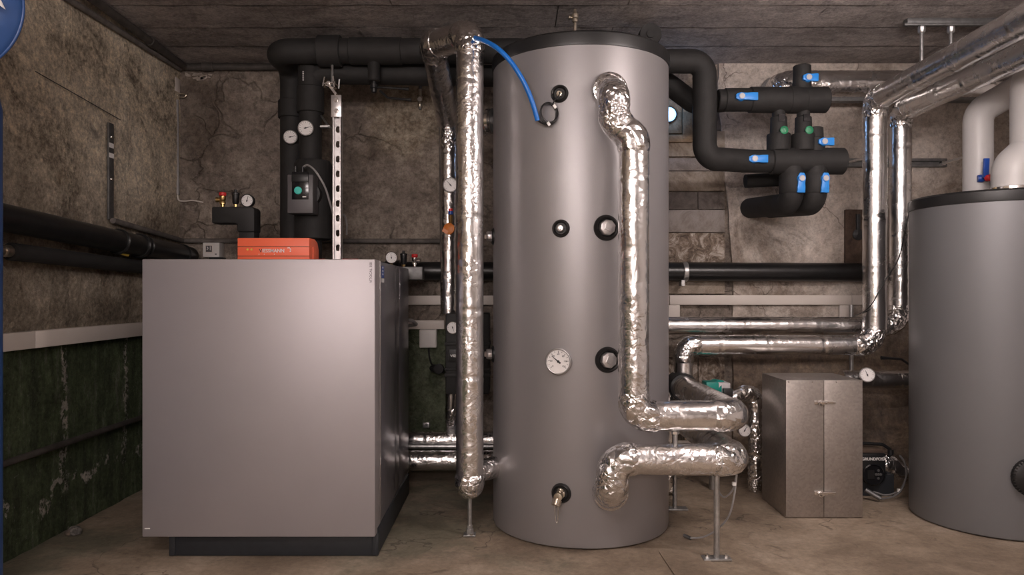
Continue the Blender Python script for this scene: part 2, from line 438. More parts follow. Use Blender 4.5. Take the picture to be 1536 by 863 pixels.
class MB:
    def __init__(self):
        self.v, self.f = [], []

    def add(self, vs, fs):
        b = len(self.v)
        self.v += [tuple(q) for q in vs]
        self.f += [tuple(b + i for i in f) for f in fs]
        return self

    def box(self, x0, x1, y0, y1, z0, z1):
        vs = [(x, y, z) for z in (z0, z1) for y in (y0, y1) for x in (x0, x1)]
        return self.add(vs, [(0, 2, 3, 1), (4, 5, 7, 6), (0, 1, 5, 4), (2, 6, 7, 3), (0, 4, 6, 2), (1, 3, 7, 5)])

    def obox(self, c, ax, ay, az):
        c, ax, ay, az = map(Vector, (c, ax, ay, az))
        vs = [c + ax * i + ay * j + az * k for k in (-1, 1) for j in (-1, 1) for i in (-1, 1)]
        return self.add(vs, [(0, 2, 3, 1), (4, 5, 7, 6), (0, 1, 5, 4), (2, 6, 7, 3), (0, 4, 6, 2), (1, 3, 7, 5)])

    def lathe(self, c, axis, prof, seg=32, rot=0.0):
        a, u, w = frame_of(axis)
        c = Vector(c)
        vs, fs, rings = [], [], []
        for r, h in prof:
            if r < 1e-6:
                rings.append([len(vs)])
                vs.append(c + a * h)
            else:
                rings.append(list(range(len(vs), len(vs) + seg)))
                for i in range(seg):
                    t = 2 * PI * i / seg + rot
                    vs.append(c + a * h + (u * math.cos(t) + w * math.sin(t)) * r)
        for A, B in zip(rings, rings[1:]):
            if len(A) == 1 and len(B) == 1:
                continue
            for i in range(seg):
                j = (i + 1) % seg
                if len(A) == 1:
                    fs.append((A[0], B[j], B[i]))
                elif len(B) == 1:
                    fs.append((A[i], A[j], B[0]))
                else:
                    fs.append((A[i], A[j], B[j], B[i]))
        if len(rings[0]) > 1:
            fs.append(tuple(reversed(rings[0])))
        if len(rings[-1]) > 1:
            fs.append(tuple(rings[-1]))
        return self.add(vs, fs)

    def cyl(self, p0, p1, r, seg=20, r1=None, bev=0.0):
        p0, p1 = Vector(p0), Vector(p1)
        L = (p1 - p0).length
        r1 = r if r1 is None else r1
        if bev:
            pr = [(r - bev, 0), (r, bev), (r1, L - bev), (r1 - bev, L)]
        else:
            pr = [(r, 0), (r1, L)]
        return self.lathe(p0, p1 - p0, pr, seg)

    def torus(self, c, axis, R, r, seg=36, sub=10, sx=1.0):
        a, u, w = frame_of(axis)
        c = Vector(c)
        vs, fs = [], []
        for i in range(seg):
            t = 2 * PI * i / seg
            d = u * math.cos(t) * sx + w * math.sin(t)
            for j in range(sub):
                p = 2 * PI * j / sub
                vs.append(c + d * (R + r * math.cos(p)) + a * r * math.sin(p))
        for i in range(seg):
            for j in range(sub):
                k, l = (i + 1) % seg, (j + 1) % sub
                fs.append((i * sub + j, k * sub + j, k * sub + l, i * sub + l))
        return self.add(vs, fs)

    def prism(self, poly, n, depth):
        n = Vector(n) * depth
        k = len(poly)
        vs = [Vector(p) for p in poly] + [Vector(p) + n for p in poly]
        fs = [tuple(reversed(range(k))), tuple(range(k, 2 * k))] + [(i, (i + 1) % k, k + (i + 1) % k, k + i) for i in range(k)]
        return self.add(vs, fs)

    def sweep(self, pts, r, seg=20, caps=True, disp=None):
        """tube along a point list; r is a number or r(s, u); disp(p, n, s) moves a vertex along its normal"""
        pts = [Vector(p) for p in pts]
        n = len(pts)
        S = [0.0]
        for a, b in zip(pts, pts[1:]):
            S.append(S[-1] + (b - a).length)
        tang = []
        for i in range(n):
            d = pts[min(i + 1, n - 1)] - pts[max(i - 1, 0)]
            tang.append(d.normalized())
        u = frame_of(tang[0])[1]
        vs, fs = [], []
        for i in range(n):
            if i:
                q = tang[i - 1].rotation_difference(tang[i])
                u = q @ u
            w = tang[i].cross(u)
            rr = r(S[i], S[-1]) if callable(r) else r
            for j in range(seg):
                th = 2 * PI * j / seg
                d = u * math.cos(th) + w * math.sin(th)
                p = pts[i] + d * rr
                if disp:
                    p = p + d * disp(p, S[i], S[-1])
                vs.append(p)
        for i in range(n - 1):
            for j in range(seg):
                k = (j + 1) % seg
                fs.append((i * seg + j, i * seg + k, (i + 1) * seg + k, (i + 1) * seg + j))
        if caps:
            fs.append(tuple(reversed(range(seg))))
            fs.append(tuple(range((n - 1) * seg, n * seg)))
        return self.add(vs, fs)


def fillet(points, rads, step=0.02, arcn=10):
    """polyline with rounded corners, resampled"""
    P = [Vector(p) for p in points]
    if not hasattr(rads, '__len__'):
        rads = [rads] * (len(P) - 2)
    out = [P[0]]
    bends = []
    for i in range(1, len(P) - 1):
        a, b, c = P[i - 1], P[i], P[i + 1]
        d1, d2 = (a - b).normalized(), (c - b).normalized()
        ang = d1.angle(d2)
        if ang > PI - 0.02:
            out.append(b)
            continue
        tl = min(rads[i - 1] / math.tan(ang / 2), (a - b).length * 0.49, (c - b).length * 0.49)
        R = tl * math.tan(ang / 2)
        cen = b + (d1 + d2).normalized() * (R / math.sin(ang / 2))
        s, e = b + d1 * tl, b + d2 * tl
        v0, v1 = s - cen, e - cen
        tot = v0.angle(v1)
        ax = v0.cross(v1).normalized()
        out.append(s)
        for k in range(1, arcn):
            out.append(cen + Matrix.Rotation(tot * k / arcn, 3, ax) @ v0)
        out.append(e)
        bends.append(b)
    out.append(P[-1])
    res = [out[0]]
    for a, b in zip(out, out[1:]):
        L = (b - a).length
        if L < 1e-6:
            continue
        m = max(1, int(round(L / step)))
        for k in range(1, m + 1):
            res.append(a.lerp(b, k / m))
    return res


def smoothpath(points, sub=10):
    """Catmull-Rom through the points"""
    P = [Vector(p) for p in points]
    P = [P[0] * 2 - P[1]] + P + [P[-1] * 2 - P[-2]]
    out = []
    for i in range(1, len(P) - 2):
        a, b, c, d = P[i - 1:i + 3]
        for k in range(sub):
            t = k / sub
            out.append(0.5 * ((2 * b) + (c - a) * t + (2 * a - 5 * b + 4 * c - d) * t * t + (3 * b - a - 3 * c + d) * t ** 3))
    out.append(P[-2])
    return out


def obj(name, mb, mat, parent=None, bevel=0.0, bseg=2, flat=False, ang=38):
    me = bpy.data.meshes.new(name)
    me.from_pydata(mb.v, [], mb.f)
    if bevel:
        bm = bmesh.new()
        bm.from_mesh(me)
        bmesh.ops.recalc_face_normals(bm, faces=bm.faces)
        es = [e for e in bm.edges if len(e.link_faces) == 2 and e.calc_face_angle(0) > 0.5]
        bmesh.ops.bevel(bm, geom=es, offset=bevel, segments=bseg, profile=0.5, affect='EDGES', clamp_overlap=True)
        bm.to_mesh(me)
        bm.free()
    else:
        bm = bmesh.new()
        bm.from_mesh(me)
        bmesh.ops.recalc_face_normals(bm, faces=bm.faces)
        bm.to_mesh(me)
        bm.free()
    me.validate()
    if not flat:
        for p in me.polygons:
            p.use_smooth = True
        me.set_sharp_from_angle(angle=math.radians(ang))
    me.materials.append(M[mat] if isinstance(mat, str) else mat)
    o = bpy.data.objects.new(name, me)
    COL.objects.link(o)
    put(o, parent)
    return o


def worigin(o):
    return (worigin(o.parent) if o.parent else Vector((0, 0, 0))) + Vector(o.location)


def put(o, parent):
    if parent is not None:
        o.parent = parent
        o.location = -worigin(parent)


def tag(o, label, cat, group=None):
    o['label'] = label
    o['category'] = cat
    if group:
        o['group'] = group
    return o


def thing(name, label, cat, loc=(0, 0, 0), group=None):
    o = bpy.data.objects.new(name, None)
    o.empty_display_size = 0.05
    COL.objects.link(o)
    o.location = loc
    return tag(o, label, cat, group)


def struct(name, mb, mat, parent=None, **kw):
    o = obj(name, mb, mat, parent, **kw)
    if parent is None:
        o['kind'] = 'structure'
    return o


def text(name, s, loc, right, up, size, mat, parent, depth=0.0006, align='LEFT', bold=0.0):
    cu = bpy.data.curves.new(name, 'FONT')
    cu.body = s
    cu.size = size
    cu.extrude = depth
    cu.offset = bold
    cu.align_x = align
    cu.resolution_u = 3
    tmp = bpy.data.objects.new('tmp', cu)
    COL.objects.link(tmp)
    dg = bpy.context.evaluated_depsgraph_get()
    me = bpy.data.meshes.new_from_object(tmp.evaluated_get(dg))
    bpy.data.objects.remove(tmp)
    r, u = Vector(right).normalized(), Vector(up).normalized()
    n = r.cross(u)
    mat4 = Matrix((r, u, n)).transposed().to_4x4()
    mat4.translation = Vector(loc)
    me.transform(mat4)
    me.materials.clear()
    me.materials.append(M[mat])
    o = bpy.data.objects.new(name, me)
    COL.objects.link(o)
    put(o, parent)
    return o


# ================================================================ setting
XL, XR, YB, YF, HC = -1.785, 2.95, 3.974, -2.6, 2.2


def grid(mb, o, du, dv, nu, nv, n, amp):
    o, du, dv, n = map(Vector, (o, du, dv, n))
    vs = []
    for j in range(nv + 1):
        for i in range(nu + 1):
            p = o + du * (i / nu) + dv * (j / nv)
            vs.append(p + n * amp(p))
    fs = [(j * (nu + 1) + i, j * (nu + 1) + i + 1, (j + 1) * (nu + 1) + i + 1, (j + 1) * (nu + 1) + i) for j in range(nv) for i in range(nu)]
    return mb.add(vs, fs)


def fbm(p, s, o=5):
    return mnoise.fractal(Vector(p) * s, 1.0, 2.0, o)


def left_amp(p):
    a = 0.006 * fbm(p, 4) + 0.003 * fbm(p, 22, 3) - 0.006
    k = min(1, max(0, (p.z - 0.835 + 0.02 * fbm(p, 6)) / 0.02))
    return min(0.016, a + 0.012 * k - 0.006)


struct('floor', grid(MB(), (XL - 0.1, YF, 0), (XR - XL + 0.2, 0, 0), (0, YB - YF + 0.1, 0), 80, 100, (0, 0, 1), lambda p: -0.002 + 0.0015 * fbm(p, 3)), 'floor', ang=180)
mbw = grid(MB(), (XL, 2.2, 0), (0, YB - 2.2 + 0.06, 0), (0, 0, HC + 0.05), 150, 190, (1, 0, 0), left_amp)
grid(mbw, (XL, YF, 0), (0, 2.2 - YF, 0), (0, 0, HC + 0.05), 20, 10, (1, 0, 0), lambda p: -0.006)
struct('wall_left', mbw, 'render_wall', ang=180)
wall_back = struct('wall_back', grid(MB(), (XL - 0.05, YB, 0), (XR - XL + 0.1, 0, 0), (0, 0, HC + 0.05), 240, 120, (0, -1, 0), lambda p: min(0.008, 0.006 * fbm(p, 3) + 0.003 * fbm(p, 15, 3))), 'cement', ang=180)
struct('wall_right', MB().box(XR, XR + 0.1, YF, YB + 0.1, 0, HC + 0.05), 'paint')
struct('wall_front', MB().box(XL - 0.1, XR + 0.1, YF - 0.1, YF, 0, HC + 0.05), 'paint')
ceiling = struct('ceiling', MB().box(XL - 0.1, XR + 0.1, YF - 0.1, YB + 0.1, HC + 0.012, HC + 0.15), 'ceiling')
# board-marked strips cast into the ceiling
rows = [(3.974, 3.69), (3.68, 3.43), (3.42, 3.165), (3.155, 2.90), (2.89, 2.62)]
for ri, (ya, yb) in enumerate(rows):
    xs = [XL - 0.02]
    xcur = XL - 0.02 + (0.5, 1.1, 0.75, 1.3, 0.9)[ri]
    while xcur < XR - 0.3:
        xs.append(xcur)
        xcur += random.uniform(0.95, 1.5)
    xs.append(XR + 0.02)
    for xa, xb in zip(xs, xs[1:]):
        dz = random.uniform(0, 0.003)
        nx = max(6, int((xb - xa) / 0.05))
        mb = MB()
        g = 0.002
        grid(mb, (xa + g, yb, HC + dz), (xb - xa - 2 * g, 0, 0), (0, ya - yb, 0), nx, 12, (0, 0, -1), lambda p: 0.003 * fbm((p.x * 7, p.y * 10, 0), 1))
        # skirt up to the slab
        mb.box(xa + g, xb - g, yb, ya, HC + dz + 0.003, HC + 0.013)
        obj('concrete_strip', mb, 'ceiling', ceiling)
# pale render line where ceiling meets the back wall
mb = MB()
mb.box(XP(318, YB), XP(396, YB), YB - 0.012, YB, ZP(96, YB), ZP(90, YB))
obj('render_edge', mb, 'plaster', wall_back)

# pale plaster coat right of the tank, with a ragged left edge
YP = YB - 0.022
poly = []
n = 40
for i in range(n + 1):
    z = HC * i / n
    py = CY - (z - CAMH) * F / YP
    base = 1078 if py < 150 else 1078 + min(22, (py - 150) * 0.085)
    poly.append((XP(base, YP) + 0.012 * fbm((0, 0, z), 9), YP, z))
poly += [(XR, YP, HC), (XR, YP, 0)]
struct('plaster_coat', MB().prism(poly, (0, 1, 0), 0.03), 'plaster', wall_back, flat=True)
# old stone courses left of the plaster
cy = [(128, 196, 'stone_b'), (198, 236, 'stone_a'), (238, 257, 'stone_d'), (258, 287.5, 'stone_a'), (288.5, 314.5, 'stone_b'), (315.5, 349, 'stone_d'), (350, 394, 'stone_c'), (418, 441, 'stone_a'), (536, 580, 'stone_c'), (582, 640, 'stone_b')]
for k, (a, b, m) in enumerate(cy):
    xs = [0.62, 1.165] if k % 4 else [0.62, 1.02, 1.165]
    for xa, xb in zip(xs, xs[1:]):
        obj('stone_block', MB().box(xa, xb - 0.003, YB - 0.020 + 0.006 * math.sin(k * 3.1 + xa), YB + 0.02, ZP(b, YB), ZP(a, YB)), m, wall_back, bevel=0.004)
# loose mortar lumps on the plaster low right
# screed patch on the floor by the big tank
edge = [(988, 828), (1012, 826), (1046, 829), (1058, 838), (1075, 849), (1083, 862), (1105, 880), (1020, 880), (1014, 866), (1003, 850), (996, 840)]
pp = [W(a, b, F * CAMH / (b - CY)) for a, b in edge]
flo = bpy.data.objects['floor']
obj('screed_patch', MB().prism([(p.x, p.y, 0.0003) for p in pp], (0, 0, 1), 0.0015), 'floor', flo)

# ================================================================ foil pipes
def disp_foil(run, seed):
    def d(p, s, L):
        q = p + Vector((seed * 3.7, seed * 1.3, seed * 2.1))
        if run:
            a = 0.0009 * mnoise.noise(q * 9) + 0.0006 * (0.5 - abs(mnoise.noise(q * 26)) * 2)
            g = 0.0
            for c in run:
                g += -0.0026 * math.exp(-((s - c) / 0.004) ** 2) + 0.0016 * math.exp(-((s - c) / 0.028) ** 2) * (0.6 + mnoise.noise(q * 40))
            return a + g
        e = min(s, L - s)
        k = min(1, e / 0.012)
        r1 = 1 - abs(mnoise.noise(q * 34)) * 2.4
        r2 = 1 - abs(mnoise.noise(q * 70)) * 2.4
        return k * (0.0019 * r1 + 0.0012 * r2 + 0.0012 * mnoise.noise(q * 12)) - 0.002 * (1 - k)
    return d


def runs(points, rads):
    P = [Vector(p) for p in points]
    if not hasattr(rads, '__len__'):
        rads = [rads] * (len(P) - 2)
    out = []
    cur = P[0]
    for i in range(1, len(P) - 1):
        a, b, c = P[i - 1], P[i], P[i + 1]
        d1, d2 = (a - b).normalized(), (c - b).normalized()
        ang = d1.angle(d2)
        tl = min(rads[i - 1] / math.tan(ang / 2), (a - b).length * 0.49, (c - b).length * 0.49)
        R = tl * math.tan(ang / 2)
        cen = b + (d1 + d2).normalized() * (R / math.sin(ang / 2))
        s, e = b + d1 * tl, b + d2 * tl
        v0 = s - cen
        tot = v0.angle(e - cen)
        ax = v0.cross(e - cen).normalized()
        arc = [cen + Matrix.Rotation(tot * k / 4, 3, ax) @ v0 for k in range(5)]
        out.append(('run', [cur, s]))
        ext = 0.028
        e1 = min(ext, (s - cur).length * 0.5)
        e2 = min(ext, (c - e).length * 0.3)
        arc = [s + d1 * e1, s + d1 * e1 * 0.5] + arc + [e + d2 * e2 * 0.5, e + d2 * e2]
        out.append(('elbow', arc))
        cur = e
    out.append(('run', [cur, P[-1]]))
    return out


FS = [0]


def foil_pipe(name, label, pts, R, rads, gap=0.3, taper=None, run_mat='foil', elbow_mat='foil_x', cat='pipe', group=None, seg=40, fat=1.05):
    FS[0] += 1
    t = thing(name, label, cat, Vector(pts[0]), group)
    parts = runs(pts, rads)
    for k, (kind, pl) in enumerate(parts):
        Rk = R if not taper else taper[k]
        if kind == 'run':
            L = (pl[1] - pl[0]).length
            if L < 0.012:
                continue
            m = max(2, int(L / 0.009))
            pp = [pl[0].lerp(pl[1], i / m) for i in range(m + 1)]
            ns = int(L / gap)
            se = [(i + 0.5 + random.uniform(-0.2, 0.2)) * L / ns for i in range(ns)] if ns else [-1]
            obj('pipe_run', MB().sweep(pp, Rk, seg, True, disp_foil(se, FS[0])), run_mat, t, ang=70)
        else:
            res = [pl[0]]
            for a, b in zip(pl, pl[1:]):
                m = max(1, int((b - a).length / 0.007))
                for i in range(1, m + 1):
                    res.append(a.lerp(b, i / m))
            obj('elbow', MB().sweep(res, Rk * fat, seg, True, disp_foil(None, FS[0] + k)), elbow_mat, t, ang=50)
    return t


def collar(mb, p, axis, R, w, edge=0.004):
    a = Vector(axis).normalized()
    return mb.lathe(Vector(p) - a * w / 2, a, [(R - edge, 0), (R, edge), (R, w - edge), (R - edge, w)], 32)


def foam_pipe(name, label, pts, R, rads, mat='foam', cat='pipe', group=None, parent=None, part='pipe_run', seg=28, step=0.03):
    t = parent or thing(name, label, cat, Vector(pts[0]), group)
    pp = fillet(pts, rads, step, 12) if len(pts) > 2 else [Vector(pts[0]).lerp(Vector(pts[1]), i / 8) for i in range(9)]
    obj(part, MB().sweep(pp, R, seg, True, lambda p, s, L: 0.0012 * mnoise.noise(p * 8)), mat, t)
    return t


# ---------------------------------------------------------------- gauges
def gauge(c, normal, R, label=None, depth=0.03, parent=None, needle=-35, numerals=None, rim='steel_rim', stem=None, group=None, name='thermometer'):
    nrm = Vector(normal).normalized()
    c = Vector(c)
    t = parent if parent is not None else thing(name, label, 'gauge', c - nrm * depth, group)
    case = obj('case', MB().lathe(c - nrm * depth, nrm, [(R * 0.9, 0), (R * 0.97, depth * 0.3), (R * 0.97, depth * 0.96), (R * 0.85, depth * 0.96)], 36), rim, t)
    pp = case if parent is not None else t
    obj('rim', MB().torus(c, nrm, R * 0.94, R * 0.075, 40, 8), rim, pp)
    obj('dial', MB().lathe(c - nrm * 0.002, nrm, [(R * 0.89, 0), (R * 0.89, 0.0015), (0, 0.0015)], 36), 'dial', pp)
    up = Vector((0, 0, 1)) - nrm * nrm.z
    up.normalize()
    rt = up.cross(nrm)
    mb = MB()
    for i in range(13):
        a = math.radians(-130 + 260 * i / 12)
        d = up * math.cos(a) + rt * math.sin(a)
        e = up * -math.sin(a) + rt * math.cos(a)
        ln = 0.09 if i % 2 == 0 else 0.05
        mb.obox(c + d * R * (0.80 - ln), d * R * ln, e * R * 0.013, nrm * 0.0007)
    obj('scale_marks', mb, 'ink', pp)
    a = math.radians(needle)
    d = up * math.cos(a) + rt * math.sin(a)
    e = up * -math.sin(a) + rt * math.cos(a)
    mb = MB()
    mb.prism([c - d * R * 0.22 + e * R * 0.06, c - d * R * 0.22 - e * R * 0.06, c + d * R * 0.68 - e * R * 0.008, c + d * R * 0.68 + e * R * 0.008], nrm, 0.002)
    mb.lathe(c, nrm, [(R * 0.1, 0), (R * 0.1, 0.003), (0, 0.003)], 12)
    obj('needle', mb, 'ink', pp)
    if numerals:
        for i, s in enumerate(numerals):
            a = math.radians(-130 + 260 * i / (len(numerals) - 1))
            d = up * math.cos(a) + rt * math.sin(a)
            text('numeral', s, c + d * R * 0.55 - up * R * 0.06 + nrm * 0.0006, rt, up, R * 0.19, 'ink', pp, 0.0003, 'CENTER')
    if stem:
        obj('stem', MB().cyl(c - nrm * depth, Vector(stem), R * 0.22, 14), rim, pp)
    return t


# ================================================================ heat pump
YH = 2.64
xl, xr = XP(213, YH), XP(562.5, YH)
zb, zt = ZP(806, YH), ZP(389, YH)
hp = thing('heat_pump', 'large silver heat pump cabinet with flat front panel on a dark plinth', 'heat pump', ((xl + xr) / 2, 3.05, 0))
obj('front_panel', MB().box(xl, xr, YH, YH + 0.105, zb, zt), 'silver_panel', hp, bevel=0.0035)
obj('trim_strip', MB().box(xr - 0.012, xr + 0.0015, YH + 0.107, YH + 0.112, 0.1, zt - 0.004), 'chrome', hp)
YR = 3.54
yy = [YH + 0.114, 3.10, 3.24, YR]
for a, b in zip(yy, yy[1:]):
    obj('side_panel', MB().box(xr - 0.02, xr - (0.0 if a < 3.0 else 0.003), a + 0.002, b - 0.002, 0.1, zt - 0.004), 'panel_side', hp, bevel=0.002)
obj('casing', MB().box(xl + 0.004, xr - 0.02, YH + 0.105, YR, 0.1, zt - 0.002), 'panel_side', hp, bevel=0.002)
bx0, bx1 = XP(254, 2.68), XP(567, 2.68)
base = obj('plinth', MB().box(bx0, bx1, 2.68, YR - 0.03, 0.0, 0.1), 'dark_base', hp, bevel=0.004)
obj('plinth_corner', MB().box(bx0, bx0 + 0.022, 2.676, 2.70, 0.002, 0.083), 'dark_base', base, bevel=0.002)
obj('plinth_corner', MB().box(bx1 - 0.022, bx1 + 0.002, 2.676, 2.70, 0.002, 0.083), 'dark_base', base, bevel=0.002)
text('lettering', 'VITOCAL 350', (XP(558, YH), YH - 0.0005, ZP(424.5, YH)), (0, 0, 1), (-1, 0, 0), 0.0125, 'ink', hp, 0.0004)
obj('corner_badge', MB().box(XP(217, YH), XP(225, YH), YH - 0.0008, YH, ZP(794, YH), ZP(792.6, YH)), 'print_white', hp)
lb = obj('energy_sticker', MB().box(xr, xr + 0.0006, 2.775, 2.83, ZP(417, 2.8), ZP(399, 2.8)), 'navy', hp)
obj('sticker_strip', MB().box(xr, xr + 0.0007, 2.775, 2.83, ZP(424, 2.8), ZP(418, 2.8)), 'print_white', lb)
for k in range(3):
    obj('sticker_print', MB().box(xr + 0.0005, xr + 0.001, 2.79, 2.81, ZP(403 + 5 * k, 2.8), ZP(400.5 + 5 * k, 2.8)), 'print_white', lb)

# orange controller
YO = 3.0
ox0, ox1 = XP(356, YO), XP(464, YO)
oz1 = ZP(357, YO)
oc = thing('control_unit', 'orange control unit lying on top of the heat pump', 'controller', ((ox0 + ox1) / 2, YO + 0.08, zt))
prof = [(YO, zt), (YO, oz1), (YO + 0.09, oz1), (YO + 0.13, oz1 - 0.012), (YO + 0.15, oz1 - 0.04), (YO + 0.15, zt)]
obj('housing', MB().prism([(ox0, y, z) for y, z in prof], (1, 0, 0), ox1 - ox0), 'orange', oc, bevel=0.003)
obj('front_groove', MB().box(ox0 + 0.001, ox1 + 0.0008, YO - 0.0012, YO, ZP(370.6, YO), ZP(369.8, YO)), 'brownwood', oc)
obj('front_groove', MB().box(ox0 + 0.001, ox1 + 0.0008, YO - 0.0012, YO, ZP(384.6, YO), ZP(383.8, YO)), 'brownwood', oc)
obj('side_cover', MB().box(ox1, ox1 + 0.003, YO + 0.05, YO + 0.12, zt + 0.01, oz1 - 0.035), 'orange', oc, bevel=0.001)
text('lettering', 'VIESSMANN', (XP(389, YO), YO - 0.0008, ZP(378.7, YO)), (1, 0, 0), (0, 0, 1), 0.0195, 'print_chrome', oc, 0.0006, bold=0.0004)
text('lettering', 'V', (XP(389, YO), YO - 0.0016, ZP(378.7, YO)), (1, 0, 0), (0, 0, 1), 0.0195, 'ink', oc, 0.0004, bold=0.0004)
mb = MB()
for k, (dx, dz) in enumerate([(0, 0.0), (0.005, 0.001), (0.009, -0.003), (0.011, -0.008), (0.010, -0.014)]):
    mb.box(XP(431, YO) + dx, XP(431, YO) + dx + 0.005, YO - 0.0014, YO, ZP(371.5, YO) + dz - 0.003, ZP(371.5, YO) + dz)
obj('brand_mark', mb, 'print_white', oc)
for px in (371.5, 377.5):
    obj('indicator', MB().lathe((XP(px, YO), YO + 0.001, ZP(374.5, YO)), (0, -1, 0), [(0.0042, 0), (0.0042, 0.003), (0.003, 0.004), (0, 0.004)], 14), 'yellow', oc)
for px in (388, 396, 411):
    obj('small_print', MB().box(XP(px, YO), XP(px, YO) + 0.003, YO - 0.0012, YO, ZP(382, YO), ZP(381, YO)), 'print_white', oc)
# orange paper notices on top of the cabinet
for (a, b, y0, lab, mt) in ((457, 487, 2.70, 'red printed sheet on top of the heat pump left of the slotted strut', 'red'), (513, 537, 2.70, 'red printed sheet on top of the heat pump right of the slotted strut', 'red'), (538, 562, 2.74, 'white paper leaflet on top of the heat pump', 'print_white')):
    o = obj('paper_sheet', MB().box(XP(a, y0), XP(b, y0), y0, y0 + 0.12, zt - 0.0005, zt + 0.0035), mt)
    tag(o, lab, 'paper')

# room thermostat box on the wall behind
tb = thing('thermostat', 'small white thermostat box with grey display on the back wall', 'thermostat', W(318, 376, YB - 0.01))
ya = YB - 0.07
tx0, tx1, tz0, tz1 = XP(304, ya), XP(329, ya), ZP(386, ya), ZP(364, ya)
obj('body', MB().box(tx0, tx1, ya, YB, tz0, tz1), 'white', tb, bevel=0.004)
obj('bezel', MB().box(tx0 + 0.014, tx0 + 0.055, ya - 0.002, ya, tz0 + 0.022, tz1 - 0.012), 'duct', tb, bevel=0.001)
obj('display', MB().box(tx0 + 0.018, tx0 + 0.05, ya - 0.003, ya, tz0 + 0.028, tz1 - 0.017), 'greybox', tb)
mb = MB()
mb.obox((tx0 + 0.0275, ya - 0.0032, tz0 + 0.052), (0.0035, 0, -0.004), (0, 0.0004, 0), (0.0012, 0, 0.001))
mb.obox((tx0 + 0.0275, ya - 0.0032, tz0 + 0.043), (0.0035, 0, 0.004), (0, 0.0004, 0), (0.0012, 0, -0.001))
mb.obox((tx0 + 0.0415, ya - 0.0032, tz0 + 0.0475), (0.0014, 0, 0), (0, 0.0004, 0), (0, 0, 0.0105))
obj('display_marks', mb, 'print_white', tb)
obj('print_mark', MB().box(tx1 - 0.024, tx1 - 0.014, ya - 0.001, ya, tz0 + 0.014, tz0 + 0.019), 'ink', tb)
obj('foot_bracket', MB().box(tx0 + 0.03, tx1 + 0.01, ya + 0.012, YB, tz0 - 0.014, tz0), 'black', tb)


def safety_valve(mb_parent, p, s, metal='brass', side=-1):
    p = Vector(p)
    v = obj('safety_valve', MB().lathe(p, (0, 0, 1), [(0.009 * s, 0), (0.009 * s, 0.012 * s), (0.014 * s, 0.014 * s), (0.014 * s, 0.026 * s), (0.011 * s, 0.03 * s), (0.015 * s, 0.036 * s), (0.015 * s, 0.05 * s), (0.012 * s, 0.052 * s)], 16), metal, mb_parent)
    obj('outlet', MB().lathe(p + Vector((side * 0.008 * s, 0, 0.034 * s)), (side, -0.1, 0), [(0.009 * s, 0), (0.009 * s, 0.01 * s), (0.012 * s, 0.011 * s), (0.012 * s, 0.022 * s), (0.007 * s, 0.022 * s)], 14), metal, v)
    obj('cap', MB().lathe(p + Vector((0, 0, 0.052 * s)), (0, 0, 1), [(0.015 * s, 0), (0.0165 * s, 0.003 * s), (0.0165 * s, 0.014 * s), (0.014 * s, 0.017 * s), (0, 0.017 * s)], 12), 'red', v)
    return v


def air_vent(parent, p, s):
    p = Vector(p)
    b = obj('air_vent', MB().lathe(p + Vector((0, 0, 0.013 * s)), (0, 0, 1), [(0.010 * s, 0), (0.015 * s, 0.008 * s), (0.0165 * s, 0.044 * s), (0.018 * s, 0.045 * s), (0.018 * s, 0.053 * s), (0.010 * s, 0.056 * s), (0.007 * s, 0.058 * s), (0.007 * s, 0.068 * s), (0, 0.069 * s)], 18), 'black', parent)
    obj('thread', MB().lathe(p, (0, 0, 1), [(0.008 * s, 0), (0.008 * s, 0.008 * s), (0.010 * s, 0.008 * s), (0.010 * s, 0.0135 * s)], 8), 'brass', b)
    return b


# safety group with moulded black shell, behind the orange controller
YS = 3.34
sg = thing('safety_group', 'black moulded safety group with red capped brass valve behind the orange control unit', 'safety valve', (XP(368, YS), YS + 0.05, zt))
poly = [(317, 310), (378, 310), (381.5, 313.5), (381.5, 348), (355, 348), (355, 336.5), (351, 335), (317, 335)]
obj('shell', MB().prism([W(a, b, YS) for a, b in poly], (0, 1, 0), 0.09), 'epp', sg, bevel=0.008)
obj('shell_stem', MB().box(XP(356, YS) + 0.004, XP(380, YS), YS + 0.01, YS + 0.085, zt - 0.002, ZP(347, YS)), 'epp', sg, bevel=0.004)
safety_valve(sg, W(334, 311, YS + 0.045), 1.0)
air_vent(sg, W(353.5, 311, YS + 0.045), 1.0)
gauge(W(370.5, 301, YS + 0.02), (-0.05, -1, 0), 0.030, parent=sg, needle=15, rim='black')

# ================================================================ black pipes above the heat pump
PA = Vector((-1.073, 3.62, 0))
PB = Vector((-0.935, 3.45, 0))
ZU = 2.07
YU = 3.36
pa = thing('insulated_pipe', 'black foam insulated pipe bending forward under the ceiling, with clamp sleeve', 'pipe', (PA.x, PA.y, 1.0))
foam_pipe('', '', [(PA.x, 3.62, 0.98), (PA.x, 3.62, ZU), (PA.x, YU, ZU), (0.12, YU, ZU), (0.12, YU, 1.93)], 0.0565, [0.075, 0.075, 0.075], parent=pa)
for px0, px1, rr in ((478, 512, 0.071), (525, 603, 0.0615)):
    xa, xb = XP(px0, YU), XP(px1, YU)
    obj('sleeve', MB().lathe((xa, YU, ZU), (1, 0, 0), [(rr - 0.003, 0), (rr, 0.003), (rr, xb - xa - 0.003), (rr - 0.003, xb - xa)], 36), 'foam', pa)
for z0, z1 in ((ZP(178, 3.62), ZP(152, 3.62)),):
    obj('sleeve', MB().lathe((PA.x, PA.y, z0), (0, 0, 1), [(0.064, 0), (0.0665, 0.003), (0.0665, z1 - z0 - 0.003), (0.064, z1 - z0)], 36), 'foam', pa)
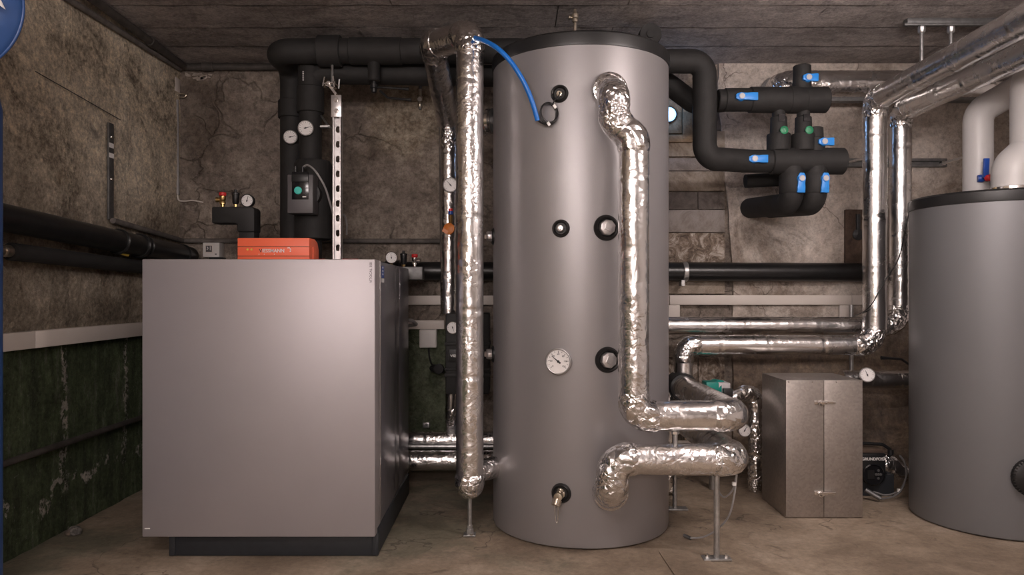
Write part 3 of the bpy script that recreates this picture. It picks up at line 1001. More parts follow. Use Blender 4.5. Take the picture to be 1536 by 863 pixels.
# drain stub with lever valve under the horizontal run
sx = XP(561, YU)
st = obj('drain_stub', MB().lathe((sx, YU, ZP(122, YU)), (0, 0, 1), [(0.024, 0), (0.0285, 0.004), (0.0285, 0.09)], 24), 'foam', pa)
vb = obj('valve', MB().lathe((sx, YU, ZP(140, YU)), (0, 0, 1), [(0.006, 0), (0.012, 0.004), (0.014, 0.02), (0.018, 0.022), (0.018, 0.04), (0.011, 0.042), (0.011, 0.06)], 12), 'black', pa)
for (a, b, c_, d_, e_, f_) in ((566, 131, 575, 131, 613, 134), (570, 136, 582, 147, 617, 150)):
    pl = [W(a, b, YU - 0.03), W(c_, d_, YU - 0.04), W(e_, f_, YU - 0.04)]
    h = obj('lever', MB().sweep(fillet(pl, 0.02, 0.01), 0.0055, 8), 'black', vb)
    obj('lever_grip', MB().cyl(W(e_ - 8, f_ - 0.7, YU - 0.04), W(e_, f_, YU - 0.04), 0.006, 10, 0.0085), 'black', vb)

pb = thing('insulated_pipe', 'black foam insulated riser carrying the pump, joining a run below the ceiling', 'pipe', (PB.x, PB.y, 1.09))
foam_pipe('', '', [(PB.x, PB.y, zt + 0.002), (PB.x, PB.y, 2.0), (0.2, 3.52, 2.0)], 0.052, 0.07, parent=pb)
for za, zb_, rr in ((ZP(170, 3.45), ZP(132, 3.45), 0.063), (ZP(132, 3.45), ZP(98, 3.45), 0.057)):
    obj('sleeve', MB().lathe((PB.x, PB.y, za), (0, 0, 1), [(rr - 0.003, 0), (rr, 0.003), (rr, zb_ - za - 0.003), (rr - 0.003, zb_ - za)], 36), 'foam', pb)
for k in range(5):
    obj('print_mark', MB().box(PB.x - 0.022, PB.x - 0.016, PB.y - 0.0578, PB.y - 0.052, ZP(126 - 3 * k, 3.45), ZP(124.3 - 3 * k, 3.45)), 'greycap', pb)

# pump on the riser: insulated volute and control head
pm = thing('circulation_pump', 'circulation pump with grey control head and teal button on black riser', 'pump', (PB.x, PB.y, zt + 0.004))
xc = XP(468, 3.45)
za, zb_ = ZP(360, 3.45), ZP(241, 3.45)
obj('insulation_shell', MB().lathe((xc + 0.006, PB.y, za), (0, 0, 1), [(0.078, 0), (0.086, 0.005), (0.087, zb_ - za - 0.02), (0.078, zb_ - za - 0.004), (0.058, zb_ - za)], 44), 'foam', pm)
yf = 3.27
hx0, hx1, hz0, hz1 = XP(431, yf), XP(469.5, yf), ZP(320, yf), ZP(262, yf)
obj('motor_neck', MB().cyl(((hx0 + hx1) / 2 + 0.015, yf + 0.07, (hz0 + hz1) / 2 + 0.01), ((hx0 + hx1) / 2 + 0.015, PB.y, (hz0 + hz1) / 2 + 0.01), 0.055, 28), 'black', pm)
hd = obj('control_head', MB().box(hx0, hx1, yf, yf + 0.09, hz0, hz1), 'greybox', pm, bevel=0.004)
fpx0, fpx1 = XP(438, yf), XP(463, yf)
obj('face_panel', MB().box(fpx0, fpx1, yf - 0.003, yf + 0.002, ZP(299.5, yf), ZP(258, yf)), 'screen', hd, bevel=0.001)
obj('panel_ridge', MB().box(fpx0, fpx1, yf - 0.008, yf + 0.002, ZP(273, yf), ZP(262, yf)), 'black', hd, bevel=0.001)
obj('selector_button', MB().lathe((XP(447.5, yf), yf - 0.003, ZP(286, yf)), (0, -1, 0), [(0.017, 0), (0.017, 0.004), (0.0145, 0.007), (0, 0.0075)], 24), 'tealknob', hd)
obj('print_mark', MB().box(XP(454, yf), XP(459.5, yf), yf - 0.0036, yf - 0.002, ZP(296.3, yf), ZP(294.6, yf)), 'print_white', hd)
for px in (443, 454):
    obj('cable_gland', MB().cyl(W(px, 263, yf + 0.03), W(px, 250, yf + 0.03), 0.007, 10), 'black', pm)
cab = [W(456, 250, yf + 0.03), W(462, 248, yf + 0.01), W(474, 258, 3.24), (W(488, 282, 3.25)), W(497, 312, 3.3), W(503, 330, 3.4), W(515, 322, 3.5), W(520, 335, 3.55), W(520, 352, 3.6)]
obj('power_cable', MB().sweep(smoothpath(cab, 8), 0.0045, 8), 'cable', pm)

# thermometers on the two risers
gauge(W(435.5, 205.5, 3.54), (0.05, -1, 0.05), 0.034, 'round thermometer with white dial on the rear black riser, the lower one', needle=75, stem=(PA.x, PA.y, ZP(205, 3.54)), depth=0.02)
gauge(W(458.5, 192, 3.375), (0.05, -1, 0.05), 0.036, 'round thermometer with white dial on the front black riser, the higher one', needle=75, stem=(PB.x, PB.y, ZP(192, 3.375)), depth=0.02)

# slotted strut standing on the heat pump
YT = 3.2
su = thing('strut_channel', 'slotted zinc strut channel standing on the heat pump with pipe clamp', 'bracket', (XP(506, YT), YT, zt))
top, bot = ZP(152, YT), zt
xm = XP(505, YT)
mb = MB()
hw = 0.0205
slot, pitch = 0.030, 0.065
# web with oval slots: strips either side plus bridges
YW = YT + 0.022
mb.box(xm - hw, xm - 0.009, YW, YW + 0.003, bot, top)
mb.box(xm + 0.009, xm + hw, YW, YW + 0.003, bot, top)
z = bot
first = 0.012
zc = bot + first
while zc < top + pitch:
    lo, hi = max(bot, zc - pitch / 2), min(top, zc + pitch / 2)
    if lo >= hi:
        break
    # bridge above and below the slot, with rounded slot ends
    for sgn in (-1, 1):
        e0 = zc + sgn * slot / 2
        e1 = zc + sgn * pitch / 2
        n = 8
        arc = [(xm + 0.009 * math.cos(PI * i / n), e0 - sgn * 0.009 + sgn * 0.009 * math.sin(PI * i / n)) for i in range(n + 1)]
        pl = arc + [(xm - 0.009, e1), (xm + 0.009, e1)]
        pl = [(x, min(max(zz, bot), top)) for x, zz in pl]
        mb.prism([(x, YW, zz) for x, zz in pl], (0, 1, 0), 0.003)
    zc += pitch
mb.box(xm - hw, xm - hw + 0.003, YT, YW, bot, top)
mb.box(xm + hw - 0.003, xm + hw, YT, YW, bot, top)
mb.box(xm - hw, xm - 0.0125, YT, YT + 0.003, bot, top)
mb.box(xm + 0.0125, xm + hw, YT, YT + 0.003, bot, top)
obj('channel', mb, 'strut', su)
j0, j1 = ZP(176, YT), ZP(143, YT)
cn = obj('joint_plate', MB().box(xm - hw - 0.003, xm + hw + 0.001, YT - 0.006, YT, j0, j1), 'strut', su, bevel=0.002)
for py in (151, 167):
    obj('bolt', MB().lathe((xm, YT - 0.006, ZP(py, YT)), (0, -1, 0), [(0.0115, 0), (0.0115, 0.002), (0.0075, 0.002), (0.0075, 0.008), (0, 0.008)], 6), 'chrome', cn)
# twisted clamp above
mb = MB()
mb.obox(W(500, 136, YT), (0.014, 0, -0.018), (0, 0.015, 0), (0.004, 0, 0.003))
mb.obox(W(496, 126, YT), (0.024, 0, 0.003), (0, 0.02, 0), (0, 0, 0.0025))
mb.obox(W(487, 124, YT), (0.0025, 0, 0), (0, 0.02, 0), (0.004, 0, 0.02))
mb.obox(W(502, 124, YT), (0.003, 0, 0), (0, 0.02, 0), (-0.003, 0, 0.024))
mb.obox(W(496, 131.5, YT), (0.018, 0, -0.006), (0, 0.02, 0), (0, 0, 0.0025))
obj('beam_clamp', mb, 'chrome', su)
obj('threaded_rod', MB().cyl(W(498, 128, YT + 0.005), W(498.5, 98, YT + 0.03), 0.0055, 12), 'galv', su)
obj('threaded_rod', MB().cyl(W(508, 133, YT), W(509, 119, YT), 0.004, 10), 'galv', su)
obj('bolt', MB().lathe(W(493, 125, YT - 0.015), (0, -1, 0), [(0.01, 0), (0.01, 0.006), (0.006, 0.006), (0.006, 0.014), (0, 0.014)], 6), 'chrome', su)
br = thing('wall_bracket', 'thin galvanised brace between the black riser and the slotted strut', 'bracket', W(497, 192, 3.3))
obj('brace_rod', MB().cyl(W(482, 174, 3.42), W(494, 191, 3.26), 0.005, 10), 'galv', br)
obj('brace_foot', MB().obox(W(489, 191, 3.28), (0.022, 0, 0), (0, 0.02, 0), (0, 0, 0.004)), 'galv', br)

# ================================================================ left wall fittings
xw = XL + 0.0
bp = thing('drain_pipe', 'thick glossy black drain pipe running along the left wall', 'pipe', (-1.70, 2.3, 1.22))
p0, p1 = Vector((-1.70, 2.36, 1.219)), Vector((-1.70, 3.90, 1.158))
obj('pipe_run', MB().cyl(p0, p1, 0.048, 32), 'black_pipe', bp)
dd = (p1 - p0).normalized()
for yy_, rr, wd in ((3.19, 0.056, 0.02), (3.235, 0.051, 0.07), (3.37, 0.057, 0.02), (3.41, 0.054, 0.012), (3.81, 0.054, 0.03)):
    q = p0 + dd * (yy_ - 2.36)
    obj('socket_ring', collar(MB(), q, dd, rr, wd), 'black_pipe', bp)
q = p0 + dd * (3.30 - 2.36)
obj('sticker', MB().lathe(q, dd, [(0.0485, 0), (0.0485, 0.05)], 32), 'black_pipe', bp)
obj('sticker_label', MB().obox(W(187, 382, 3.30 * 0.98), (0, 0.035, -0.003), (0.003, 0, 0.004), (0.001, 0, 0)), 'yellow', bp)
obj('pipe_clip', MB().obox((-1.752, 3.28, 1.20), (0.035, 0, 0), (0, 0.012, 0), (0, 0, 0.004)), 'galv', bp)

lp = thing('insulated_pipe', 'slim black foam insulated pipe with brass end fitting along the left wall', 'pipe', (-1.72, 2.5, 1.105))
foam_pipe('', '', [(-1.725, 2.535, 1.105), (-1.725, 3.92, 1.072)], 0.031, 0, parent=lp)
fit = obj('end_fitting', MB().lathe((-1.725, 2.55, 1.105), (0, -1, 0.015), [(0.017, 0), (0.017, 0.02), (0.021, 0.022), (0.021, 0.05), (0.016, 0.052), (0.016, 0.07), (0.021, 0.072), (0.021, 0.1), (0.014, 0.1), (0.014, 0.3)], 16), 'nickel', lp)
# thin pipes
def thin(name, label, pts, r, mat, rads=0.03, cat='pipe', group=None):
    pp = fillet(pts, rads, 0.04, 8) if len(pts) > 2 else [Vector(pts[0]), Vector(pts[1])]
    return tag(obj(name, MB().sweep(pp, r, 14), mat), label, cat, group)


thin('wall_pipe', 'thin dusty grey pipe sloping above the thick drain pipe, then along the back wall', [(-1.757, 3.25, 1.283), (-1.757, 3.945, 1.243), (-0.33, 3.945, 1.241)], 0.013, 'dusty_pipe', 0.02)
thin('wall_pipe', 'thin black pipe low on the green painted left wall', [(-1.763, 2.2, 0.366), (-1.763, 3.93, 0.364)], 0.0125, 'old_pipe')
# ceiling-corner pipes
c1 = thing('ceiling_pipe', 'black painted pipe in the corner of ceiling and left wall, turning along back wall', 'pipe', (-1.70, 2.4, 2.15))
obj('pipe_run', MB().sweep(fillet([(-1.685, 2.2, 2.165), (-1.745, 3.945, 2.178), (-0.9, 3.945, 2.178)], 0.03, 0.05), 0.019, 16), 'old_pipe', c1)
for (y_, x_) in ((2.93, -1.711), (3.55, -1.7315)):
    obj('coupling', collar(MB(), (x_, y_, 2.165 + (y_ - 2.2) * 0.0074), (-0.034, 1, 0.0074), 0.024, 0.06), 'old_pipe', c1)
obj('coupling', collar(MB(), (-1.62, 3.945, 2.178), (1, 0, 0), 0.0235, 0.06), 'old_pipe', c1)
thin('cable_conduit', 'dark grey conduit running under the ceiling along the left wall', [(-1.765, 2.2, 2.12), (-1.765, 3.93, 2.163)], 0.013, 'dusty_pipe', cat='conduit')
# vertical conduit in the corner
vc = thing('cable_conduit', 'vertical grey conduit in the room corner with white box and loose wire', 'conduit', W(265, 290, YB - 0.03))
yq = YB - 0.03
obj('tube', MB().cyl(W(265.5, 292, yq), W(264, 150, yq), 0.0135, 16), 'conduit', vc)
obj('junction_cube', MB().box(XP(258, yq), XP(267, yq), yq - 0.03, YB, ZP(138, yq), ZP(117, yq)), 'duct', vc, bevel=0.004)
obj('tube', MB().cyl(W(262, 117, yq), W(262, 101, yq), 0.009, 12), 'conduit', vc)
obj('wire', MB().sweep(smoothpath([W(266, 291, yq), W(268, 300, yq), W(276, 302, yq), W(290, 301, yq), W(305, 304, yq + 0.015)], 8), 0.004, 8), 'duct', vc)
obj('wire', MB().sweep(smoothpath([W(264, 150, yq), W(265, 144, yq), W(270, 141, yq), W(279, 142, yq), W(276, 146, yq), W(268, 146, yq)], 8), 0.003, 8), 'nickel', vc)
# loose plaster ridge by the junction
rb = MB()
for k in range(14):
    a = random.random()
    p = W(280 + 36 * a + random.uniform(-4, 4), 110 + 12 * a * random.uniform(0.2, 1.1) + random.uniform(-2, 4), YB - 0.006)
    s = random.uniform(0.008, 0.02)
    rb.obox(p, (s, 0, random.uniform(-.3, .3) * s), (0, 0.006, 0), (random.uniform(-.3, .3) * s, 0, s * 0.5))
obj('broken_render', rb, 'plaster', wall_back, bevel=0.003)
# perforated strip on the left wall
ps = thing('metal_strip', 'narrow galvanised strip fixed upright on the rough left wall', 'strip', (XL, 3.25, 1.3))
ys = 1.785 * F / (CX - 161.5)
za_, zb2 = ZP(330, ys), ZP(185, ys)
obj('strip', MB().box(XL + 0.008, XL + 0.017, ys - 0.02, ys + 0.02, za_, zb2), 'rail', ps, bevel=0.001)
obj('torn_label', MB().box(XL + 0.0165, XL + 0.018, ys - 0.019, ys + 0.017, ZP(222, ys), ZP(215, ys)), 'print_white', ps)
obj('torn_label', MB().box(XL + 0.0165, XL + 0.018, ys - 0.019, ys + 0.019, ZP(237, ys), ZP(230, ys)), 'print_white', ps)
for py in (206, 269):
    obj('screw', MB().lathe((XL + 0.017, ys, ZP(py, ys)), (1, 0, 0), [(0.008, 0), (0.006, 0.004), (0, 0.005)], 10), 'chrome', ps)
# thin dark tube standing for a crack in the left wall
yA, yB2 = 1.775 * F / (CX - 52), 1.775 * F / (CX - 180)
thin('wall_crack', 'thin dark crack slanting down the rough left wall', [(XL + 0.012, yA, ZP(107, yA)), (XL + 0.012, yB2, ZP(180, yB2))], 0.0018, 'ink', cat='wire')
# cable ducts
dl = thing('cable_duct', 'cream plastic cable duct above the green paint on the left wall', 'cable duct', (XL, 3.0, 0.79))
for a, b in ((2.2, 2.715), (2.717, 3.93)):
    obj('duct_length', MB().box(XL - 0.01, XL + 0.032, a, b, 0.757, 0.82), 'duct', dl, bevel=0.002)


def duct(label, parts, loc):
    t = thing('cable_duct', label, 'cable duct', loc)
    for (x0, x1, z0, z1, d) in parts:
        obj('duct_length', MB().box(x0, x1, YB - d, (YP - 0.001) if d > 0.04 else YB - 0.002, z0, z1), 'duct', t, bevel=0.002)
    return t


duct('cream cable duct on the back wall above the white junction box', [(XL + 0.04, XP(667, YB), 0.767, 0.815, 0.032)], (-1, YB, 0.79))
duct('long cream cable duct on the back wall passing behind the silver tanks', [(-1.2, 0.86, 0.898, 0.948, 0.032), (0.86, XP(1272, YB), 0.898, 0.950, 0.045), (XP(1272, YB) + 0.002, 1.98, 0.898, 0.950, 0.045),
     (XP(1000, YB), XP(1017, YB), 0.78, 0.897, 0.045), (XP(1254, YB), XP(1274, YB), 0.78, 0.897, 0.045)], (0.4, YB, 0.92))
jb = thing('junction_box', 'white square junction box under the cable duct with hanging black cable', 'junction box', W(642, 510, YB))
jx0, jx1, jz0, jz1 = XP(629, YB - 0.04), XP(655, YB - 0.04), ZP(522, YB - 0.04), ZP(494.5, YB - 0.04)
obj('box', MB().box(jx0, jx1, YB - 0.045, YB + 0.004, jz0, jz1), 'white', jb, bevel=0.005)
obj('cover', MB().box(jx0 + 0.004, jx1 - 0.004, YB - 0.05, YB - 0.044, jz0 + 0.004, jz1 - 0.004), 'white', jb, bevel=0.003)
obj('cable', MB().sweep(smoothpath([W(643, 521, YB - 0.03), W(644, 535, YB - 0.04), W(648, 547, YB - 0.05), W(660, 551, YB - 0.09), W(672, 556, 3.72)], 8), 0.0045, 8), 'black', jb)
obj('plug', MB().lathe(W(645, 552, YB - 0.08), (1, -0.2, -0.15), [(0.01, 0), (0.02, 0.012), (0.024, 0.03), (0.024, 0.06), (0.012, 0.08)], 14), 'black', jb)
wbk = thing('wall_bracket', 'tiny galvanised bracket on the green wall above the low foil pipes', 'bracket', W(640, 637, YB))
obj('plate', MB().box(XP(635, YB), XP(645, YB), YB - 0.03, YB, ZP(641, YB), ZP(633, YB)), 'galv', wbk, bevel=0.002)
obj('bolt', MB().lathe(W(640, 637, YB - 0.03), (0, -1, 0), [(0.008, 0), (0.008, 0.006), (0, 0.007)], 6), 'rail', wbk)

# thick black drain along the back wall
bd = thing('drain_pipe', 'thick glossy black drain pipe along the back wall with steel clamp', 'pipe', (0.5, 3.9, 1.075))
obj('pipe_run', MB().cyl((-1.66, 3.905, 1.082), (1.93, 3.905, 1.072), 0.05, 32), 'black_pipe', bd)
obj('clamp', collar(MB(), (XP(1027, 3.905), 3.905, 1.0745), (1, 0, 0), 0.0535, 0.028), 'galv', bd)
obj('clamp_tab', MB().box(XP(1023, 3.86), XP(1028, 3.86), 3.87, 3.93, 1.0, 1.03), 'galv', bd)
obj('socket_ring', collar(MB(), (-0.62, 3.905, 1.0785), (1, 0, 0), 0.058, 0.08), 'black_pipe', bd)

# rubble on the floor
for k, (px, py, s, lab) in enumerate(((112, 802, 0.024, 'dark stone crumb on the floor by the green wall'), (104, 803, 0.017, 'light grey plaster crumb beside the dark stone by the green wall'))):
    Y = F * CAMH / (py - CY)
    mb = MB()
    bm = bmesh.new()
    bmesh.ops.create_icosphere(bm, subdivisions=2, radius=s)
    vs_ = [(v.co * (1 + 0.35 * mnoise.noise(v.co * 40 + Vector((k * 5, 0, 0))))) for v in bm.verts]
    fs_ = [tuple(v.index for v in f.verts) for f in bm.faces]
    bm.free()
    c = Vector((XP(px, Y), Y, s * 0.6))
    mb.add([Vector((v.x * 1.1, v.y, max(v.z * 0.85, -s * 0.6))) + c for v in vs_], fs_)
    tag(obj('rubble_stone', mb, 'rock' if k == 0 else 'plaster', flat=True), lab, 'stone')

# second safety group right of the heat pump
Y2 = 3.62
s2 = thing('safety_group', 'grey safety group bar with white gauge beside the heat pump rear corner', 'safety valve', W(610, 410, Y2))
obj('manifold_bar', MB().box(XP(560, Y2), XP(634, Y2), Y2, Y2 + 0.08, ZP(420, Y2), ZP(400, Y2)), 'rail', s2, bevel=0.006)
obj('wall_stay', MB().box(XP(600, Y2), XP(616, Y2), Y2 + 0.07, YB - 0.12, ZP(414, Y2), ZP(406, Y2)), 'rail', s2)
gauge(W(587, 386.5, Y2 + 0.02), (0.1, -1, 0), 0.030, parent=s2, needle=-10, rim='chrome')
obj('gauge_stem', MB().cyl(W(587, 401, Y2 + 0.04), W(587, 390, Y2 + 0.035), 0.008, 10), 'brass', s2)
air_vent(s2, W(605.5, 401, Y2 + 0.04), 1.02)
safety_valve(s2, W(622, 401, Y2 + 0.04), 0.95, 'chrome', 1)
# cable loop poking out beside the heat pump
thin('cable', 'grey cable loop sticking out beside the heat pump side panel', [W(600, 480, 3.7), W(618, 481, 3.72), W(625, 487, 3.8), W(612, 489, 3.85)], 0.009, 'cable', 0.03, cat='cable')

# blue vessels at the left edge
vv = thing('expansion_vessel', 'round blue expansion vessel with white arrow mark, bracketed to the left wall', 'vessel', W(-62, 10, 2.0))
c = W(-62, 10, 2.0)
obj('shell', MB().lathe(c + Vector((0, 0.09, 0)), (0, -1, 0), [(0.0, 0), (0.08, 0.008), (0.14, 0.035), (0.172, 0.075), (0.178, 0.09), (0.172, 0.105), (0.14, 0.145), (0.08, 0.172), (0, 0.18)], 48), 'blue_vessel', vv, ang=80)
obj('seam_ring', MB().torus(c, (0, 1, 0), 0.177, 0.004, 60, 8), 'blue_vessel', vv)
mk = W(1, 8, 1.885)
obj('arrow_mark', MB().prism([W(-14, -6, 1.915), W(0, -3, 1.925), W(8.5, 14.5, 1.936), W(-3, 6, 1.917)], (0, -1, 0), 0.004), 'print_white', vv)
obj('wall_arm', MB().box(XL - 0.005, c.x - 0.12, c.y - 0.02, c.y + 0.02, c.z - 0.02, c.z + 0.02), 'galv', vv)
bv = thing('water_vessel', 'slim upright blue vessel with domed top at the left wall', 'vessel', (-1.64, 2.2, 0))
obj('shell', MB().lathe((-1.64, 2.2, 0.03), (0, 0, 1), [(0.08, 0), (0.098, 0.02), (0.1, 0.05), (0.1, 1.49), (0.09, 1.54), (0.06, 1.57), (0, 1.58)], 48), 'blue_vessel', bv, ang=60)
obj('foot_ring', MB().lathe((-1.64, 2.2, 0), (0, 0, 1), [(0.085, 0), (0.085, 0.04)], 40), 'dark_base', bv)

# ================================================================ main tank
TC = Vector((0.299, 3.105, 0))
TR = 0.367


def tank_pt(px, py, c=TC, R=TR):
    k = (px - CX) / F
    a = 1 + k * k
    b = -2 * (k * c.x + c.y)
    cc = c.x ** 2 + c.y ** 2 - R * R
    Y = (-b - math.sqrt(b * b - 4 * a * cc)) / (2 * a)
    p = W(px, py, Y)
    n = Vector((p.x - c.x, p.y - c.y, 0)).normalized()
    return p, n


zl0, zl1 = ZP(66.5, TC.y - TR), ZP(44.5, TC.y - TR)
tk = thing('buffer_tank', 'tall silver cylindrical buffer tank with black lid in the middle', 'tank', (TC.x, TC.y, 0))
obj('jacket', MB().lathe((TC.x, TC.y, 0), (0, 0, 1), [(TR - 0.012, 0.001), (TR - 0.003, 0.006), (TR, 0.02), (TR, zl0), (TR - 0.02, zl0 + 0.002)], 128), 'jacket', tk)
ld = obj('lid', MB().lathe((TC.x, TC.y, zl0), (0, 0, 1), [(TR - 0.01, -0.002), (TR + 0.004, 0), (TR + 0.006, 0.01), (TR + 0.005, zl1 - zl0 - 0.008), (TR - 0.003, zl1 - zl0), (0, zl1 - zl0 + 0.004)], 128), 'lid', tk)
obj('jacket_seam', MB().box(TC.x + TR * 0.985, TC.x + TR + 0.001, TC.y + 0.02, TC.y + 0.03, 0.02, zl0), 'jacket_grey', tk)


def rosette(p, n, R, parent, depth=0.02):
    return obj('rosette', MB().lathe(p - n * 0.006, n, [(R * 0.92, 0), (R, 0.008), (R * 0.96, depth * 0.7), (R * 0.82, depth), (R * 0.68, depth * 0.85), (R * 0.62, depth * 0.45), (0, depth * 0.45)], 40), 'rubber', parent, ang=60)


def hexplug(p, n, R, parent, mat='strut', depth=0.018, square=True):
    h = obj('hex_plug', MB().lathe(p, n, [(R, 0), (R, depth * 0.75), (R * 0.9, depth), (0, depth)], 6 if not square else 8, 0.25), mat, parent, bevel=0.001)
    if square:
        obj('square_head', MB().lathe(p + n * depth, n, [(R * 0.55, 0), (R * 0.52, 0.008), (0, 0.008)], 4, 0.4), mat, h)
    return h


p, n = tank_pt(839.5, 141)
r0 = rosette(p, n, 0.034, tk)
obj('sensor_gland', MB().lathe(p + n * 0.004, n, [(0.011, 0), (0.011, 0.006), (0.007, 0.007), (0.007, 0.014), (0.004, 0.014), (0.004, 0.02), (0, 0.02)], 8), 'nickel', r0)
p, n = tank_pt(841.5, 343)
r0 = rosette(p, n, 0.034, tk)
hexplug(p + n * 0.002, n, 0.014, r0)
p, n = tank_pt(909, 342)
r0 = rosette(p, n, 0.049, tk, 0.024)
hexplug(p + n * 0.004, n, 0.031, r0, depth=0.024)
p, n = tank_pt(911, 540)
r0 = rosette(p, n, 0.049, tk, 0.024)
hexplug(p + n * 0.004, n, 0.031, r0, depth=0.024)
p, n = tank_pt(839, 542)
gauge(p + n * 0.016, n, 0.0495, parent=tk, depth=0.018, needle=-52, numerals=['0', '20', '40', '60', '80', '100', '120'])
p, n = tank_pt(842, 740)
r0 = rosette(p, n, 0.038, tk)
tp = obj('drain_tap', MB().lathe(p + n * 0.004, n, [(0.017, 0), (0.017, 0.01), (0.011, 0.012), (0.011, 0.04), (0.016, 0.042), (0.016, 0.058), (0.006, 0.06)], 12), 'nickel', r0)
dn = (n * 0.45 + Vector((-0.25, 0, -0.9))).normalized()
obj('tap_spout', MB().lathe(p + n * 0.045, dn, [(0.012, 0), (0.012, 0.012), (0.017, 0.014), (0.017, 0.036), (0.012, 0.038), (0.0, 0.038)], 10), 'nickel', r0)
obj('tap_spindle', MB().lathe(p + n * 0.045, -dn, [(0.008, 0), (0.008, 0.018), (0.012, 0.019), (0.012, 0.026), (0, 0.027)], 10), 'nickel', r0)
ch = [p + n * 0.06 + dn * 0.03 + Vector((x_, 0, z_)) for x_, z_ in ((-0.002, 0), (-0.001, -0.03), (0.004, -0.062), (0.008, -0.064), (0.011, -0.03), (0.01, 0.004))]
obj('cap_chain', MB().sweep(smoothpath(ch, 6), 0.0014, 6), 'chrome', r0)
# vent on the lid
vp = Vector((XP(862.5, 2.9), 2.9, zl1))
av = thing('air_vent', 'small nickel air vent standing on the black lid of the tall tank', 'valve', vp)
obj('body', MB().lathe(vp, (0, 0, 1), [(0.006, 0), (0.006, 0.085), (0.011, 0.088), (0.011, 0.10), (0.014, 0.102), (0.014, 0.118), (0.010, 0.12), (0.006, 0.13), (0.006, 0.138), (0, 0.14)], 12), 'nickel', av)
obj('side_screw', MB().lathe(vp + Vector((-0.012, 0, 0.105)), (-1, -0.2, 0.1), [(0.005, 0), (0.005, 0.006), (0.009, 0.007), (0.009, 0.014), (0, 0.014)], 10), 'nickel', av)
obj('pin', MB().cyl(vp + Vector((0.006, -0.006, 0.1)), vp + Vector((0.006, -0.006, 0.03)), 0.002, 6), 'chrome', av)
# ports on the tank's left flank
for py in (355, 531):
    pz = ZP(py, 3.08)
    nn = Vector((-0.995, -0.1, 0))
    pp_ = TC + nn * TR
    r0 = rosette(Vector((pp_.x, pp_.y, pz)), nn, 0.036, tk, 0.014)
    hexplug(Vector((pp_.x, pp_.y, pz)) + nn * 0.004, nn, 0.022, r0, depth=0.026)

# blue hose with sensor cable
hs = thing('sensor_hose', 'bright blue hose arching from the foil elbow to the tall tank', 'hose', W(713, 57, 2.86))
e_, n_ = tank_pt(806, 180)
hp_ = [W(712, 57, 2.862), W(728, 62, 2.78), W(748, 74, 2.73), W(768, 95, 2.72), W(786, 124, 2.72), W(798, 152, 2.73), W(806.5, 181, 2.745)]
obj('hose', MB().sweep(smoothpath(hp_, 10), 0.0092, 16), 'hose', hs)
cbp, cbn = tank_pt(825, 173)
cc_ = cbp + cbn * 0.02
obj('cable', MB().sweep(smoothpath([W(806.5, 180, 2.745), W(811, 183.5, 2.74), W(818, 187, 2.735)], 6), 0.003, 8), 'black', hs)
for k in range(3):
    obj('cable_coil', MB().torus(cc_ + Vector((0.002 * k, -0.003 * k, 0.002 * k)), Vector((0.35 - 0.1 * k, -1, 0.12 * k)), 0.040, 0.0038, 40, 8, 0.8), 'black', hs)
obj('cable', MB().sweep(smoothpath([cc_ + Vector((0.015, 0, 0.03)), W(831, 152, 2.735), W(838.5, 143, 2.73), W(839, 138, 2.725)], 6), 0.0024, 8), 'black', hs)
for px, py in ((832, 160), (823, 186)):
    obj('cable_tie', MB().obox(W(px, py, 2.735), (0.004, 0, 0.003), (0, 0.006, 0), (-0.004, 0, 0.006)), 'print_white', hs)

# ================================================================ foil pipes
f1 = foil_pipe('foil_pipe', 'tall straight foil wrapped riser left of the tall tank, with gooseneck top', [
    (-0.157, 2.91, ZP(722, 2.91)), (-0.157, 2.91, ZP(52, 2.91)), (-0.325, 3.13, 2.02), (-0.300, 3.55, 1.80)],
    0.0545, [0.05, 0.06], gap=0.26, fat=1.06, taper=[0.0545, 0.056, 0.058, 0.059, 0.054], run_mat='foil_m')
zc_ = ZP(722, 2.91)
dome = [Vector((-0.157, 2.91, zc_ + 0.03 - 0.006 * i)) for i in range(18)]
obj('end_dome', MB().sweep(dome, lambda s, L: 0.0575 * math.sqrt(max(0.02, 1 - max(0, (s - 0.03) / (L - 0.029)) ** 2)), 40, True, disp_foil(None, 3)), 'foil_x', f1, ang=60)
obj('tank_branch', MB().sweep([Vector((-0.157, 2.91, ZP(706, 2.95))).lerp(Vector((-0.03, 3.03, ZP(706, 2.95))), i / 16) for i in range(17)], 0.043, 32, True, disp_foil(None, 4)), 'foil_x', f1, ang=60)
mb = MB()
mb.cyl((-0.157, 2.91, 0.006), (-0.157, 2.91, 0.20), 0.0085, 14)
ft = thing('pipe_support', 'threaded steel foot under the tall foil riser beside the tank', 'support', (-0.157, 2.91, 0))
obj('rod', mb, 'galv', ft)
obj('foot_plate', MB().box(-0.157 - 0.024, -0.157 + 0.024, 2.89, 2.935, 0, 0.006), 'galv', ft, bevel=0.001)
obj('nut', MB().lathe((-0.157, 2.91, 0.006), (0, 0, 1), [(0.016, 0), (0.016, 0.02), (0.011, 0.022), (0.011, 0.035)], 6), 'galv', ft)
obj('bolt', MB().lathe((-0.150, 2.894, 0.006), (0, 0, 1), [(0.008, 0), (0.008, 0.006), (0, 0.008)], 6), 'chrome', ft)

